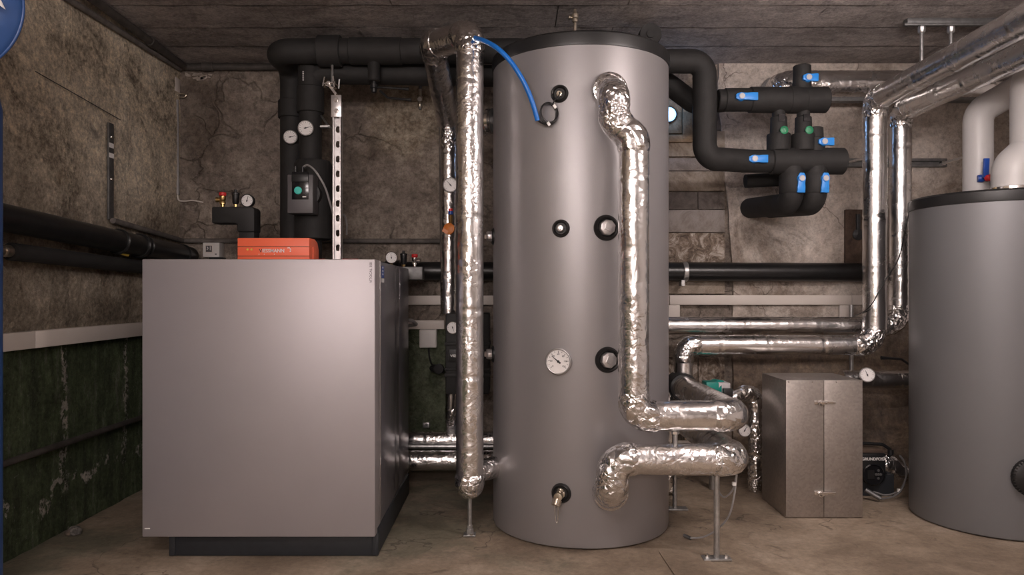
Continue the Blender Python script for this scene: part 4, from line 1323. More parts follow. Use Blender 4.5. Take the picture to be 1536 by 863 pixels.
f3 = foil_pipe('foil_pipe', 'slim foil wrapped pipe on the back wall behind the tall riser', [
    (-0.300, 3.58, 1.83), (-0.293, 3.56, 1.70), (-0.293, 3.56, 0.862)], 0.040, [0.2], gap=0.12, run_mat='foil_m', seg=32)
gauge(W(675.5, 277.5, 3.50), (0.0, -1, 0), 0.036, 'round thermometer with white dial on the slim foil pipe at the back wall', needle=-40, depth=0.02, stem=(-0.293, 3.56, ZP(277, 3.5)))
ov = thing('drain_valve', 'small brass valve with orange handle on the slim foil pipe', 'valve', W(674, 340, 3.5))
obj('body', MB().cyl(W(675, 345, 3.53), W(676, 322, 3.5), 0.010, 12), 'brass', ov)
obj('blue_ring', MB().cyl(W(676, 322, 3.5), W(676, 317, 3.5), 0.012, 12), 'navy', ov)
obj('red_ring', MB().cyl(W(676, 317, 3.5), W(676, 313, 3.5), 0.011, 12), 'red', ov)
obj('orange_knob', MB().lathe(W(674.5, 344, 3.515), (-0.2, -1, 0.1), [(0.014, 0), (0.028, 0.004), (0.028, 0.016), (0.02, 0.02), (0, 0.02)], 10), 'orange_metal', ov)
obj('knob_ear', MB().obox(W(668, 347, 3.50), (0.012, 0, -0.008), (0, 0.006, 0), (0.004, 0, 0.008)), 'orange_metal', ov)

# thin pipe beside foil and small wall valve
thin('wall_pipe', 'slim dark upright pipe on the back wall left of the foil pipe', [(XP(661, 3.93), 3.93, ZP(176, 3.93)), (XP(664, 3.93), 3.93, ZP(470, 3.93))], 0.011, 'dusty_pipe')
wv = thing('wall_valve', 'little nickel valve on the back wall below the ceiling beside the foil gooseneck', 'valve', W(630, 145, YB))
obj('pipe', MB().sweep(fillet([W(630, 164, YB - 0.03), W(630, 127, YB - 0.03), W(652, 126, YB - 0.03)], 0.02, 0.02), 0.008, 10), 'rail', wv)
obj('body', MB().lathe(W(630, 162, YB - 0.03), (0, 0, 1), [(0.006, 0), (0.012, 0.01), (0.012, 0.03), (0.008, 0.035), (0.015, 0.042), (0.015, 0.06), (0.009, 0.065), (0.009, 0.1)], 12), 'nickel', wv)
obj('face', MB().lathe(W(629.5, 149, YB - 0.045), (0, -1, 0), [(0.012, 0), (0.012, 0.006), (0, 0.007)], 14), 'dial', wv)

# black pump station on the wall
ps_ = thing('pump_station', 'black moulded pump station behind the tall foil riser', 'pump', W(690, 590, 3.5))
sx0, sx1 = XP(668, 3.5), -0.095
sz0, sz1 = ZP(592, 3.5), ZP(470, 3.5)
obj('shell', MB().box(sx0, sx1, 3.5, 3.68, sz0, sz1), 'epp', ps_, bevel=0.01)
for py0, py1 in ((513, 519), (552, 556), (560, 566)):
    obj('shell_rib', MB().box(sx0 - 0.004, sx1 + 0.004, 3.494, 3.60, ZP(py1, 3.5), ZP(py0, 3.5)), 'epp', ps_, bevel=0.003)
obj('badge_panel', MB().box(XP(673, 3.5), XP(712, 3.5), 3.493, 3.50, ZP(543, 3.5), ZP(524, 3.5)), 'black', ps_, bevel=0.002)
text('lettering', 'VIESSMANN', (XP(675.5, 3.49), 3.4925, ZP(536, 3.49)), (1, 0, 0), (0, 0, 1), 0.017, 'print_white', ps_, 0.0005, bold=0.0003)
gauge(W(679, 492, 3.488), (0, -1, 0), 0.030, parent=ps_, depth=0.014, needle=160, rim='chrome')
obj('knob', MB().lathe(W(660, 553, 3.5), (-0.3, -1, 0), [(0.012, 0), (0.024, 0.006), (0.024, 0.02), (0, 0.022)], 14), 'black', ps_)
obj('wall_mount', MB().box(sx0 + 0.03, sx1 - 0.03, 3.67, YB, 0.55, 0.60), 'rail', ps_)
foil_pipe('foil_pipe', 'short slim foil pipe dropping below the black pump station', [(XP(677, 3.58), 3.58, sz0 + 0.02), (XP(677, 3.60), 3.60, 0.36), (XP(677, 3.7), 3.7, 0.262)], 0.027, [0.1], gap=0.08, run_mat='foil_m', seg=24)
foil_pipe('foil_pipe', 'upper of the foil pipes near the floor between heat pump and tall tank', [(-0.62, 3.72, ZP(660, 3.72)), (0.5, 3.72, ZP(660, 3.72))], 0.044, [], gap=0.13, run_mat='foil_m')
foil_pipe('foil_pipe', 'lower of the foil pipes near the floor between heat pump and tall tank', [(-0.60, 3.60, ZP(691, 3.60)), (0.5, 3.60, ZP(691, 3.60))], 0.047, [], gap=0.25, run_mat='foil_m')
thin('wall_pipe', 'slim steel pipe between the two foil pipes near the floor', [(-0.62, 3.665, 0.195), (0.5, 3.665, 0.195)], 0.014, 'galv')
# foil stub on the tank's upper left flank
st = thing('pipe_stub', 'short steel and foil stub on the upper left flank of the tall tank', 'pipe', (-0.1, 3.15, ZP(180, 3.15)))
zst = ZP(181, 3.15)
obj('stub', MB().sweep([(-0.03 - 0.012 * i, 3.15 + 0.01 * i, zst) for i in range(10)], 0.05, 28, True, disp_foil(None, 5)), 'foil_m', st)
obj('flange', collar(MB(), (-0.070, 3.158, zst), (-1, 0.3, 0), 0.056, 0.008), 'rail', st)
obj('flange', collar(MB(), (-0.088, 3.165, zst), (-1, 0.3, 0), 0.054, 0.02), 'chrome', st)

# right-hand front pipes
YG = 2.63
zg1, zg2 = ZP(624, YG), ZP(690, YG)
xg = 0.812
g1 = foil_pipe('foil_pipe', 'long foil wrapped pipe down the front of the tall tank, turning right at the bottom', [
    (0.372, 2.80, ZP(137, 2.74)), (0.377, 2.635, ZP(141, 2.635)), (0.377, 2.635, ZP(180, 2.635)), (0.446, 2.63, ZP(209, 2.63)), (0.446, 2.63, zg1), (xg, YG, zg1), (xg, 3.42, zg1)],
    0.0545, [0.05, 0.05, 0.05, 0.055, 0.056], gap=0.20, fat=1.04, run_mat='foil_m')
g2 = foil_pipe('foil_pipe', 'foil wrapped pipe leaving the foot of the tall tank, rising and turning right', [
    (0.368, 2.80, ZP(740, 2.745)), (0.368, 2.635, ZP(739, 2.635)), (0.372, 2.635, zg2), (xg, 2.635, zg2), (xg, 3.42, zg2)],
    0.056, [0.05, 0.056, 0.056], gap=0.2, fat=1.05, run_mat='foil_m')
for g, (px, py) in ((g1, (914, 137)), (g2, (915, 738))):
    p, n = tank_pt(px, py)
    obj('flange_collar', MB().lathe(p - n * 0.004, n, [(0.066, 0), (0.072, 0.006), (0.068, 0.022), (0.056, 0.03)], 36), 'foil_x', g)

# supports
sp1 = thing('pipe_support', 'upright steel post with foot plate under the front foil pipes', 'support', (XP(1075, 2.645), 2.645, 0))
px_ = XP(1075, 2.645)
obj('post', MB().cyl((px_, 2.645, 0.008), (px_, 2.645, zg2 - 0.05), 0.0105, 16), 'galv', sp1)
obj('foot_plate', MB().box(px_ - 0.05, px_ + 0.05, 2.625, 2.672, 0, 0.007), 'galv', sp1, bevel=0.001)
for dx in (-0.034, 0.034):
    obj('bolt', MB().lathe((px_ + dx, 2.645, 0.007), (0, 0, 1), [(0.009, 0), (0.009, 0.006), (0.004, 0.007), (0.004, 0.014), (0, 0.014)], 6), 'chrome', sp1)
obj('pipe_ring', MB().torus((px_, 2.635, zg2), (1, 0, 0), 0.0585, 0.0022, 40, 6), 'galv', sp1)
sp2 = thing('pipe_support', 'short threaded rod between the two front foil pipes', 'support', (XP(1013, 2.63), 2.63, zg2 + 0.05))
obj('rod', MB().cyl((XP(1013, 2.63), 2.632, zg2 + 0.052), (XP(1013, 2.63), 2.632, zg1 - 0.05), 0.0085, 14), 'galv', sp2)
obj('nut', MB().lathe((XP(1013, 2.63), 2.632, zg1 - 0.066), (0, 0, 1), [(0.014, 0), (0.014, 0.01), (0, 0.011)], 6), 'chrome', sp2)
sp3 = thing('pipe_support', 'rear steel post with foot plate standing behind the tall tank', 'support', (0.735, 3.26, 0))
obj('post', MB().cyl((0.735, 3.26, 0.006), (0.735, 3.26, 0.47), 0.0095, 14), 'galv', sp3)
obj('arm', MB().box(0.735, 0.82, 3.252, 3.268, zg2 - 0.068, zg2 - 0.056), 'galv', sp3)
obj('foot_plate', MB().box(0.70, 0.79, 3.235, 3.285, 0, 0.007), 'galv', sp3, bevel=0.001)
sc = thing('sensor_cable', 'grey cable looping from the front foil pipe down to the floor', 'cable', W(1037, 808, 2.75))
obj('cable', MB().sweep(smoothpath([W(1105, 712, 2.66), W(1101, 745, 2.68), W(1093, 775, 2.72), W(1075, 795, 2.78), W(1055, 806, 2.83), W(1033, 807.5, 2.86)], 10), 0.0038, 8), 'cable', sc)
obj('cable', MB().sweep(smoothpath([W(1104, 716, 2.66), W(1099, 735, 2.7), W(1088, 746, 2.75), W(1080, 741, 2.78), W(1078, 733, 2.8)], 8), 0.0034, 8), 'cable', sc)
obj('cable_tie', MB().obox(W(1101, 726, 2.668), (0.006, 0, 0), (0, 0.006, 0), (0, 0, 0.006)), 'print_white', sc)
obj('sensor_sleeve', MB().cyl(W(1036, 808, 2.855), W(1026, 803.5, 2.88), 0.007, 10), 'rail', sc)

# ================================================================ right-hand side
# foil pair to the second tank
zh1 = ZP(518, 3.5)
h1 = foil_pipe('foil_pipe', 'front foil wrapped pipe of the pair, climbing the wall and running forward under the ceiling', [
    (0.83, 3.5, 0.50), (0.83, 3.5, zh1), (1.744, 3.5, zh1), (1.744, 3.5, 1.884), (1.744, 1.5, 1.884)], 0.0535, [0.055, 0.075, 0.06], gap=0.2, taper=[0.045, 0.046, 0.047, 0.05, 0.0535, 0.0545, 0.0535], run_mat='foil', fat=1.03)
zh2 = ZP(489, 3.66)
h2 = foil_pipe('foil_pipe', 'rear foil wrapped pipe of the pair, climbing the wall and running forward under the ceiling', [
    (0.45, 3.66, zh2), (1.95, 3.66, zh2), (1.95, 3.66, 1.866), (1.95, 1.5, 1.866)], 0.052, [0.085, 0.06], gap=0.2, taper=[0.045, 0.05, 0.052, 0.053, 0.052], run_mat='foil', fat=1.03)
# riser joint with ribbed black sleeve
rs = thing('pipe_joint', 'black ribbed coupling where the foil pipes meet behind the tall tank', 'pipe', (0.80, 3.47, zg1))
mb = MB()
pr = []
for i in range(9):
    pr += [(0.062, i * 0.013), (0.066, i * 0.013 + 0.004), (0.066, i * 0.013 + 0.009), (0.062, i * 0.013 + 0.0125)]
mb.lathe((xg, 3.41, zg1), (0, 1, 0), pr, 32)
obj('ribbed_sleeve', mb, 'black', rs)
foil_pipe('foil_pipe', 'short foil drop behind the tall tank between the lower pipes', [(xg - 0.06, 3.5, zg1), (xg - 0.06, 3.5, 0.02)], 0.04, [], gap=0.15, run_mat='foil_x', seg=28)

# manifold pair
YM = 3.45
z1, z2 = ZP(150, YM), ZP(242, YM)


def blue_valve(parent, p, d, L=0.075, nrm=(0, -1, 0)):
    p, d, nrm = Vector(p), Vector(d).normalized(), Vector(nrm).normalized()
    e = d.cross(nrm)
    k = obj('shutoff_valve', MB().lathe(p, nrm, [(0.020, -0.012), (0.020, 0.008), (0.016, 0.014), (0.016, 0.02)], 20), 'blue', parent)
    obj('lever', MB().prism([p - d * 0.026 + e * 0.010, p - d * 0.026 - e * 0.010, p - d * 0.01 - e * 0.017, p + d * L * 0.35 - e * 0.016, p + d * L * 0.6 - e * 0.018, p + d * L - e * 0.018, p + d * L + e * 0.018, p + d * L * 0.6 + e * 0.018, p + d * L * 0.35 + e * 0.016, p - d * 0.01 + e * 0.017], nrm, 0.016), 'blue', k, bevel=0.002)
    obj('button', MB().lathe(p + nrm * 0.014, nrm, [(0.0135, 0), (0.0135, 0.006), (0.011, 0.008), (0, 0.008)], 20), 'greycap', k)
    return k


def hsleeve(parent, px0, px1, z, R, name='sleeve', mat='foam', Y=YM):
    xa, xb = XP(px0, Y), XP(px1, Y)
    return obj(name, MB().lathe((xa, Y, z), (1, 0, 0), [(R - 0.004, 0), (R, 0.004), (R, xb - xa - 0.004), (R - 0.004, xb - xa)], 36), mat, parent)


m1 = thing('manifold', 'upper black foam insulated manifold with blue lever valves on the back wall', 'manifold', (1.2, YM, z1))
foam_pipe('', '', [(0.35, 3.56, 2.0), (0.74, 3.56, 2.0), (0.90, 3.535, z1), (1.06, YM, z1)], 0.050, [0.08, 0.08], parent=m1)
hsleeve(m1, 1076, 1088, z1, 0.049)
hsleeve(m1, 1086, 1128, z1, 0.0545)
hsleeve(m1, 1124, 1186, z1, 0.0605, 'body')
hsleeve(m1, 1182, 1207, z1, 0.0635, 'strap')
hsleeve(m1, 1205, 1240, z1, 0.061, 'body')
p = Vector((XP(1106, YM), YM - 0.054, z1))
blue_valve(m1, p, (1, 0, 0))
xs_ = XP(1203, YM)
cap = obj('vent_cap', MB().lathe((xs_, YM, z1 + 0.045), (0, 0, 1), [(0.040, 0), (0.0425, 0.004), (0.0405, 0.112), (0.036, 0.116), (0, 0.117)], 30), 'foam', m1)
blue_valve(m1, (xs_ + 0.01, YM - 0.041, ZP(121, YM)), (1, 0, 0), 0.045)
for px, (dy, mt) in ((1168, (0, 'green')), (1205, (0.0, 'green'))):
    xv = XP(px, YM)
    v = obj('valve_body', MB().lathe((xv, YM, z2 + 0.045), (0, 0, 1), [(0.050, 0), (0.0545, 0.004), (0.0545, 0.075), (0.052, 0.082), (0.040, 0.084), (0.037, 0.16), (0.030, 0.165), (0.030, 0.235)], 32), 'foam', m1)
    obj('slot', MB().box(xv - 0.014, xv + 0.014, YM - 0.041, YM - 0.02, ZP(185, YM), ZP(174, YM)), 'screen', v)
    obj('indicator', MB().lathe((xv + 0.006, YM - 0.05, ZP(199, YM)), (0, -1, 0), [(0.019, 0), (0.019, 0.006), (0.014, 0.009), (0.008, 0.009), (0.008, 0.006), (0, 0.006)], 20), 'green', v)

m2 = thing('manifold', 'lower black foam insulated manifold with blue lever valves on the back wall', 'manifold', (1.3, YM, z2))
xn = XP(1057, 3.38)
foam_pipe('', '', [(0.45, 3.38, ZP(92, 3.38)), (xn, 3.38, ZP(92, 3.38)), (xn, 3.38, z2), (XP(1125, YM), YM, z2)], 0.0545, [0.065, 0.065], parent=m2)
obj('pipe_cap', MB().lathe((XP(975, 3.3), 3.28, ZP(53, 3.3)), (0, 1, 0), [(0.018, -0.004), (0.018, 0.004), (0.03, 0.004), (0.048, 0), (0.05, 0.01), (0.05, 0.16)], 30), 'foam', m2)
hsleeve(m2, 1098, 1143, z2, 0.049)
hsleeve(m2, 1112, 1158, z2, 0.0535)
hsleeve(m2, 1156, 1265, z2, 0.0625, 'body')
blue_valve(m2, (XP(1125, YM), YM - 0.053, z2), (1, 0, 0), 0.062)
xv = XP(1222, YM)
obj('vent_cap', MB().lathe((xv, YM, z2 + 0.045), (0, 0, 1), [(0.046, 0), (0.046, 0.06), (0.040, 0.064), (0.038, 0.11), (0.033, 0.113), (0, 0.113)], 30), 'foam', m2)
blue_valve(m2, (XP(1229, YM), YM - 0.044, ZP(216, YM)), (1, 0, 0), 0.045)
for px in (1187, 1222):
    xv = XP(px, YM)
    foam_pipe('', '', [(xv, YM - 0.005, z2 - 0.03), (xv, YM - 0.005, ZP(306, YM)), (xv - 0.03, YB - 0.0, ZP(306, YM) + 0.04)], 0.0535, [0.06], parent=m2, part='outlet_bend')
    hb = obj('sleeve', MB().lathe((xv, YM - 0.005, ZP(291, YM)), (0, 0, 1), [(0.054, 0), (0.057, 0.004), (0.057, 0.085), (0.05, 0.1)], 32), 'foam', m2)
    blue_valve(m2, (xv + 0.022, YM - 0.057, ZP(271, YM)), (-0.05, 0, -1), 0.066)
# insulation sleeve behind the lower manifold
foam_pipe('insulated_pipe', 'short black insulated pipe tucked behind the lower manifold', [(XP(1118, 3.66), 3.66, ZP(272, 3.66)), (XP(1188, 3.66), 3.66, ZP(268, 3.66))], 0.034, 0)
# spare rods fixing the manifolds to the wall rail
rl = thing('mounting_rail', 'grey steel mounting rail on the back wall behind the foil pair', 'rail', (1.9, YB, ZP(243, YB)))
ry = YP - 0.03
obj('rail', MB().box(XP(1268, ry), XP(1421, ry), ry, YP + 0.005, ZP(241.5, ry), ZP(237.5, ry)), 'rail', rl)
obj('rail', MB().box(XP(1268, ry), XP(1421, ry), ry, YP + 0.005, ZP(250, ry), ZP(246, ry)), 'rail', rl)
obj('rail_web', MB().box(XP(1268, ry), XP(1421, ry), ry + 0.02, YP + 0.005, ZP(248, ry), ZP(240, ry)), 'rail', rl)
obj('threaded_rod', MB().cyl(W(1414, 245, ry), W(1449, 235, 3.36), 0.006, 10), 'strut', rl)
obj('nut', MB().lathe(W(1414, 245, ry - 0.005), (0.1, -1, 0.1), [(0.013, -0.01), (0.013, 0.012), (0.008, 0.013), (0, 0.013)], 6), 'chrome', rl)
obj('threaded_rod', MB().cyl(W(1270, 244, ry), W(1297, 237.5, 3.56), 0.006, 10), 'strut', rl)
obj('nut', MB().lathe(W(1269, 244, ry - 0.005), (0.1, -1, 0.1), [(0.012, -0.01), (0.012, 0.012), (0, 0.013)], 6), 'chrome', rl)

# foil duct below the ceiling
fd = foil_pipe('foil_duct', 'wide foil wrapped duct coming out of the back wall just below the ceiling', [
    (XP(1168, 3.9), 3.972, ZP(124, 3.76)), (XP(1176, 3.80), 3.79, ZP(124, 3.76)), (2.93, 3.79, ZP(124, 3.76))], 0.069, [0.07], gap=0.33, run_mat='foil_m', cat='duct')
obj('wall_collar', collar(MB(), (XP(1168, 3.9), 3.945, ZP(124, 3.76)), (0, 1, 0), 0.085, 0.012), 'galv', fd)
obj('edge_strip', MB().box(1.65, 2.92, 3.80, 3.85, ZP(124, 3.76) - 0.083, ZP(124, 3.76) - 0.068), 'rail', fd)

# ceiling rail with two rods
YK = 3.32
cr = thing('ceiling_rail', 'grey steel rail under the ceiling with two threaded hanger rods', 'rail', (2.0, YK, HC))
xr0 = XP(1358, YK)
obj('rail', MB().box(xr0, 2.93, YK - 0.02, YK + 0.02, HC - 0.026, HC + 0.004), 'rail', cr, bevel=0.003)
obj('rail_lip', MB().box(xr0 - 0.015, 2.93, YK - 0.024, YK - 0.018, HC - 0.034, HC - 0.022), 'rail', cr, bevel=0.001)
for px in (1382.5, 1426.5):
    xk = XP(px, YK)
    obj('threaded_rod', MB().cyl((xk, YK, 1.925), (xk, YK, HC - 0.02), 0.0085, 12), 'galv', cr)
    obj('rod_nut', MB().lathe((xk, YK, HC - 0.062), (0, 0, 1), [(0.012, 0), (0.017, 0.006), (0.017, 0.03), (0.011, 0.034)], 8), 'galv', cr)
obj('cross_bar', MB().box(XP(1382.5, YK) - 0.03, XP(1426.5, YK) + 0.03, YK - 0.012, YK + 0.012, 1.917, 1.935), 'galv', cr)

# wall lamp on old timber behind the tank
wb = thing('timber_board', 'old wooden board fixed on the stone wall behind the tall tank', 'board', W(1010, 175, YB))
obj('plank', MB().box(0.66, XP(1020, YB), YB - 0.045, YB - 0.005, ZP(203, YB), ZP(140, YB)), 'wood', wb, bevel=0.003)
obj('plank', MB().box(XP(1021, YB), XP(1036, YB), YB - 0.055, YB - 0.005, ZP(212, YB), ZP(136, YB)), 'wood', wb, bevel=0.003)
obj('plank', MB().box(0.66, XP(1036, YB), YB - 0.05, YB - 0.005, ZP(216, YB), ZP(205, YB)), 'wood', wb, bevel=0.003)
lm = thing('wall_lamp', 'small round lamp glowing cool blue on the wooden board', 'lamp', W(1003, 172, YB - 0.05))
lc = W(1003.5, 171.5, YB - 0.06)
obj('housing', MB().lathe(lc + Vector((0, 0.03, 0)), (0, -1, 0), [(0.040, -0.012), (0.044, 0), (0.044, 0.028), (0.038, 0.03)], 32), 'black', lm)
obj('lens', MB().lathe(lc + Vector((0, 0.001, 0)), (0, -1, 0), [(0.039, 0), (0.034, 0.006), (0.018, 0.01), (0, 0.011)], 32), 'lampglass', lm)
ld_ = bpy.data.lights.new('lamp_glow', 'POINT')
ld_.energy = 0.5
ld_.color = (0.30, 0.55, 1.0)
ld_.shadow_soft_size = 0.04
lo_ = bpy.data.objects.new('lamp_glow', ld_)
COL.objects.link(lo_)
lo_.parent = lm
lo_.location = (lc + Vector((0, -0.06, 0))) - Vector(lm.location)
# brown timber by the foil pair
tb2 = thing('timber_post', 'dark brown wooden post piece with iron latch behind the foil pair', 'post', W(1282, 395, YP))
obj('post', MB().box(XP(1266, YP), XP(1300, YP), YP - 0.02, YP + 0.01, 1.12, ZP(315, YP)), 'brownwood', tb2, bevel=0.003)
obj('latch', MB().box(XP(1281, YP), XP(1287, YP), YP - 0.03, YP - 0.018, ZP(360, YP), ZP(322, YP)), 'ink', tb2, bevel=0.002)
obj('latch', MB().lathe(W(1287, 352, YP - 0.02), (0, -1, 0), [(0.03, 0), (0.03, 0.006), (0.012, 0.012), (0, 0.014)], 16), 'ink', tb2)

# sheet metal cabinet
YC = 3.137
cx0, cx1, czt = XP(1179, YC), XP(1294, YC), ZP(571, YC)
cxm = XP(1236, YC)
cb = thing('sheet_cabinet', 'galvanised sheet metal box with two front panels and toggle latches', 'cabinet', ((cx0 + cx1) / 2, 3.29, 0))
obj('body', MB().box(cx0, cx1, YC + 0.008, 3.434, 0, czt), 'sheet', cb, bevel=0.0015)
obj('front_panel', MB().box(cx0, cxm - 0.0012, YC, YC + 0.009, 0.001, czt + 0.001), 'sheet', cb, bevel=0.0015)
obj('front_panel', MB().box(cxm + 0.0012, cx1, YC, YC + 0.009, 0.001, czt + 0.001), 'sheet', cb, bevel=0.0015)
for k in range(4):
    obj('rivet', MB().lathe((cx0 + 0.012 + k * (cx1 - cx0 - 0.024) / 3, YC - 0.0005, czt - 0.007), (0, -1, 0), [(0.0035, 0), (0.0025, 0.0018), (0, 0.002)], 10), 'chrome', cb)
for px, py in ((1238, 604), (1231, 740)):
    z_ = ZP(py, YC)
    mb = MB()
    mb.box(cxm - 0.042, cxm - 0.004, YC - 0.003, YC, z_ - 0.009, z_ + 0.011)
    mb.box(cxm - 0.02, cxm + 0.008, YC - 0.016, YC - 0.002, z_ - 0.005, z_ + 0.009)
    lt = obj('toggle_latch', mb, 'chrome', cb, bevel=0.0015)
    obj('latch_arm', MB().obox((cxm + 0.018, YC - 0.008, z_ + 0.003), (0.028, 0, -0.001), (0, 0.004, 0), (0, 0, 0.005)), 'chrome', lt, bevel=0.001)
    obj('latch_lever', MB().cyl((cxm - 0.024, YC - 0.009, z_ + 0.005), (cxm - 0.004, YC - 0.009, z_ - 0.008), 0.0045, 10), 'chrome', lt)
    obj('latch_hook', MB().torus((cxm - 0.016, YC - 0.010, z_ - 0.006), (0, 1, 0), 0.008, 0.002, 18, 6), 'chrome', lt)

# foil bits between the tall tank and the cabinet
fe = foil_pipe('foil_pipe', 'foil elbow pipe standing on the floor beside the sheet metal box', [
    (xg + 0.01, 3.44, zg2 + 0.01), W(1134, 583, 3.56), (XP(1133, 3.56), 3.56, 0.0)], 0.036, [0.05], gap=0.12, run_mat='foil_x', seg=30)
gauge(W(1117, 646, 3.47), (0.1, -1, 0), 0.030, 'small round gauge with white dial between foil pipes by the sheet metal box', needle=30, depth=0.02, stem=(XP(1131, 3.56), 3.56, ZP(646, 3.5)))
tp_ = thing('circulation_pump', 'small teal pump with grey connector box behind the front foil pipes', 'pump', W(1075, 600, 3.55))
obj('pump_body', MB().lathe(W(1070, 582, 3.60), (0.25, -1, 0), [(0.03, 0), (0.045, 0.01), (0.045, 0.06), (0.03, 0.075), (0.028, 0.1), (0, 0.1)], 24), 'teal', tp_)
obj('terminal_box', MB().box(XP(1073, 3.52), XP(1094, 3.52), 3.50, 3.60, ZP(594, 3.52), ZP(574, 3.52)), 'greycap', tp_, bevel=0.005)
obj('teal_cover', MB().box(XP(1058, 3.51), XP(1077, 3.51), 3.49, 3.58, ZP(590, 3.51), ZP(573, 3.51)), 'teal', tp_, bevel=0.006)
obj('plug', MB().box(XP(1083, 3.5), XP(1097, 3.5), 3.47, 3.5, ZP(596, 3.5), ZP(582, 3.5)), 'black', tp_, bevel=0.004)
obj('riser', MB().cyl((XP(1070, 3.6), 3.60, 0.0), (XP(1070, 3.6), 3.60, ZP(580, 3.6)), 0.02, 16), 'galv', tp_)
vt = thing('lever_valve', 'nickel ball valve with black lever between the front foil pipes', 'valve', W(1035, 655, 3.3))
obj('body', MB().lathe(W(1024, 656, 3.32), (1, 0.1, 0), [(0.012, 0), (0.018, 0.004), (0.018, 0.02), (0.025, 0.026), (0.025, 0.05), (0.018, 0.056), (0.018, 0.07), (0.010, 0.075), (0.01, 0.14)], 14), 'nickel', vt)
obj('lever', MB().box(XP(1028, 3.27), XP(1044, 3.27), 3.27, 3.275, ZP(651, 3.27), ZP(648, 3.27)), 'red', vt)
# thin upright steel pipe behind cabinet
thin('wall_pipe', 'thin upright steel pipe between the cable duct and the sheet metal box', [(XP(1277, 3.85), 3.85, 0.9), (XP(1277, 3.85), 3.85, 0.30)], 0.011, 'galv')
# foil pipe behind right tank with gauge
fr = foil_pipe('foil_pipe', 'dark foil pipe with thermometer running behind the grey tank', [(XP(1262, 3.62), 3.62, ZP(570, 3.62)), (2.93, 3.62, ZP(571, 3.62))], 0.047, [], gap=0.18, run_mat='foil_m')
gauge(W(1301, 562.5, 3.50), (-0.25, -1, 0.25), 0.035, 'round thermometer with white dial on the foil pipe behind the sheet metal box', needle=-20, depth=0.022, stem=(XP(1303, 3.62), 3.62, ZP(570, 3.62)))
lv = thing('lever_valve', 'black bent valve lever sticking out beside the grey tank', 'valve', W(1360, 545, 3.6))
obj('lever', MB().sweep(fillet([W(1322, 537, 3.55), W(1352, 539, 3.56), W(1364, 547, 3.57), W(1372, 562, 3.6)], 0.02, 0.01), 0.006, 8), 'black', lv)
obj('grip', MB().cyl(W(1322, 537, 3.55), W(1331, 537.5, 3.55), 0.010, 10, 0.006), 'black', lv)
# pump behind the cabinet
gp = thing('circulation_pump', 'black and red circulation pump with round display beside the sheet metal box', 'pump', W(1312, 745, 3.5))
gx0, gx1 = XP(1285, 3.45), XP(1330, 3.45)
gz0, gz1 = ZP(728, 3.45), ZP(680, 3.45)
obj('head', MB().box(gx0, gx1, 3.45, 3.58, gz0 + 0.02, gz1), 'black', gp, bevel=0.012)
obj('red_cover', MB().box(gx0, gx1 - 0.008, 3.46, 3.57, gz1 - 0.006, gz1 + 0.016), M['brownwood'], gp, bevel=0.006)
fc = obj('display_ring', MB().lathe(W(1309, 712, 3.452), (0, -1, 0), [(0.052, -0.01), (0.052, 0.008), (0.047, 0.012), (0.044, 0.006), (0, 0.006)], 40), 'screen', gp)
obj('display', MB().box(XP(1302, 3.44), XP(1312, 3.44), 3.442, 3.447, ZP(719, 3.44), ZP(706, 3.44)), 'black', gp)
for dx, dz in ((0, 0), (0, 0.021), (0, -0.021), (-0.012, 0.0), (0.012, 0.0)):
    obj('key', MB().lathe(W(1317.5, 712, 3.446) + Vector((dx * 0.9, 0, dz * 0.9)), (0, -1, 0), [(0.006, 0), (0.006, 0.003), (0, 0.0035)], 10), 'rail', gp)
text('lettering', 'GRUNDFOS', (XP(1325, 3.448), 3.4485, ZP(691, 3.448)), (1, 0, 0), (0, 0, 1), 0.019, 'print_white', gp, 0.0005, 'RIGHT', bold=0.0005)
mb = MB()
for a in (0.8, -0.8):
    mb.obox(W(1327.2, 689, 3.448), (0.009 * math.cos(a), 0, 0.009 * math.sin(a)), (0, 0.0008, 0), (-0.0016 * math.sin(a), 0, 0.0016 * math.cos(a)))
mb.obox(W(1326.2, 686.6, 3.448), (0.0022, 0, 0), (0, 0.0008, 0), (0, 0, 0.0022))
obj('brand_mark', mb, 'print_white', gp)
obj('lever', MB().sweep(fillet([W(1290, 665, 3.5), W(1324, 667, 3.5), W(1336, 675, 3.5)], 0.02, 0.01), 0.008, 10), 'black', gp)
obj('lever_knob', MB().lathe(W(1336, 678, 3.5), (0, 0, 1), [(0.006, -0.02), (0.014, -0.012), (0.014, 0.010), (0, 0.012)], 12), 'black', gp)
obj('valve_stem', MB().cyl(W(1336, 678, 3.5), W(1336, 692, 3.52), 0.008, 10), 'nickel', gp)
fp = obj('foil_body', MB().sweep([(gx1 - 0.02 + i * 0.012, 3.53, ZP(702, 3.53) + 0.02 * math.sin(i * 0.4)) for i in range(14)], lambda s, L: 0.055 - 0.02 * abs(s / L - 0.4), 30, True, disp_foil(None, 9)), 'foil_x', gp)
obj('pump_foot', MB().box(gx0 + 0.02, gx1 + 0.05, 3.48, 3.58, 0, gz0 + 0.04), 'dark_base', gp)
cbx = thing('power_cable', 'grey cable looped on the floor between sheet metal box and grey tank', 'cable', W(1345, 745, 3.4))
obj('cable', MB().sweep(smoothpath([W(1310, 738, 3.42), W(1330, 743, 3.40), W(1350, 735, 3.40), W(1359, 715, 3.40), W(1357, 695, 3.42), W(1350, 684, 3.46)], 10), 0.0045, 8), 'cable_dark', cbx)
obj('cable', MB().sweep(smoothpath([W(1322, 749, 3.38), W(1340, 745, 3.38), W(1352, 735, 3.38), W(1360, 712, 3.40), W(1358, 698, 3.44)], 10), 0.004, 8), 'cable_dark', cbx)
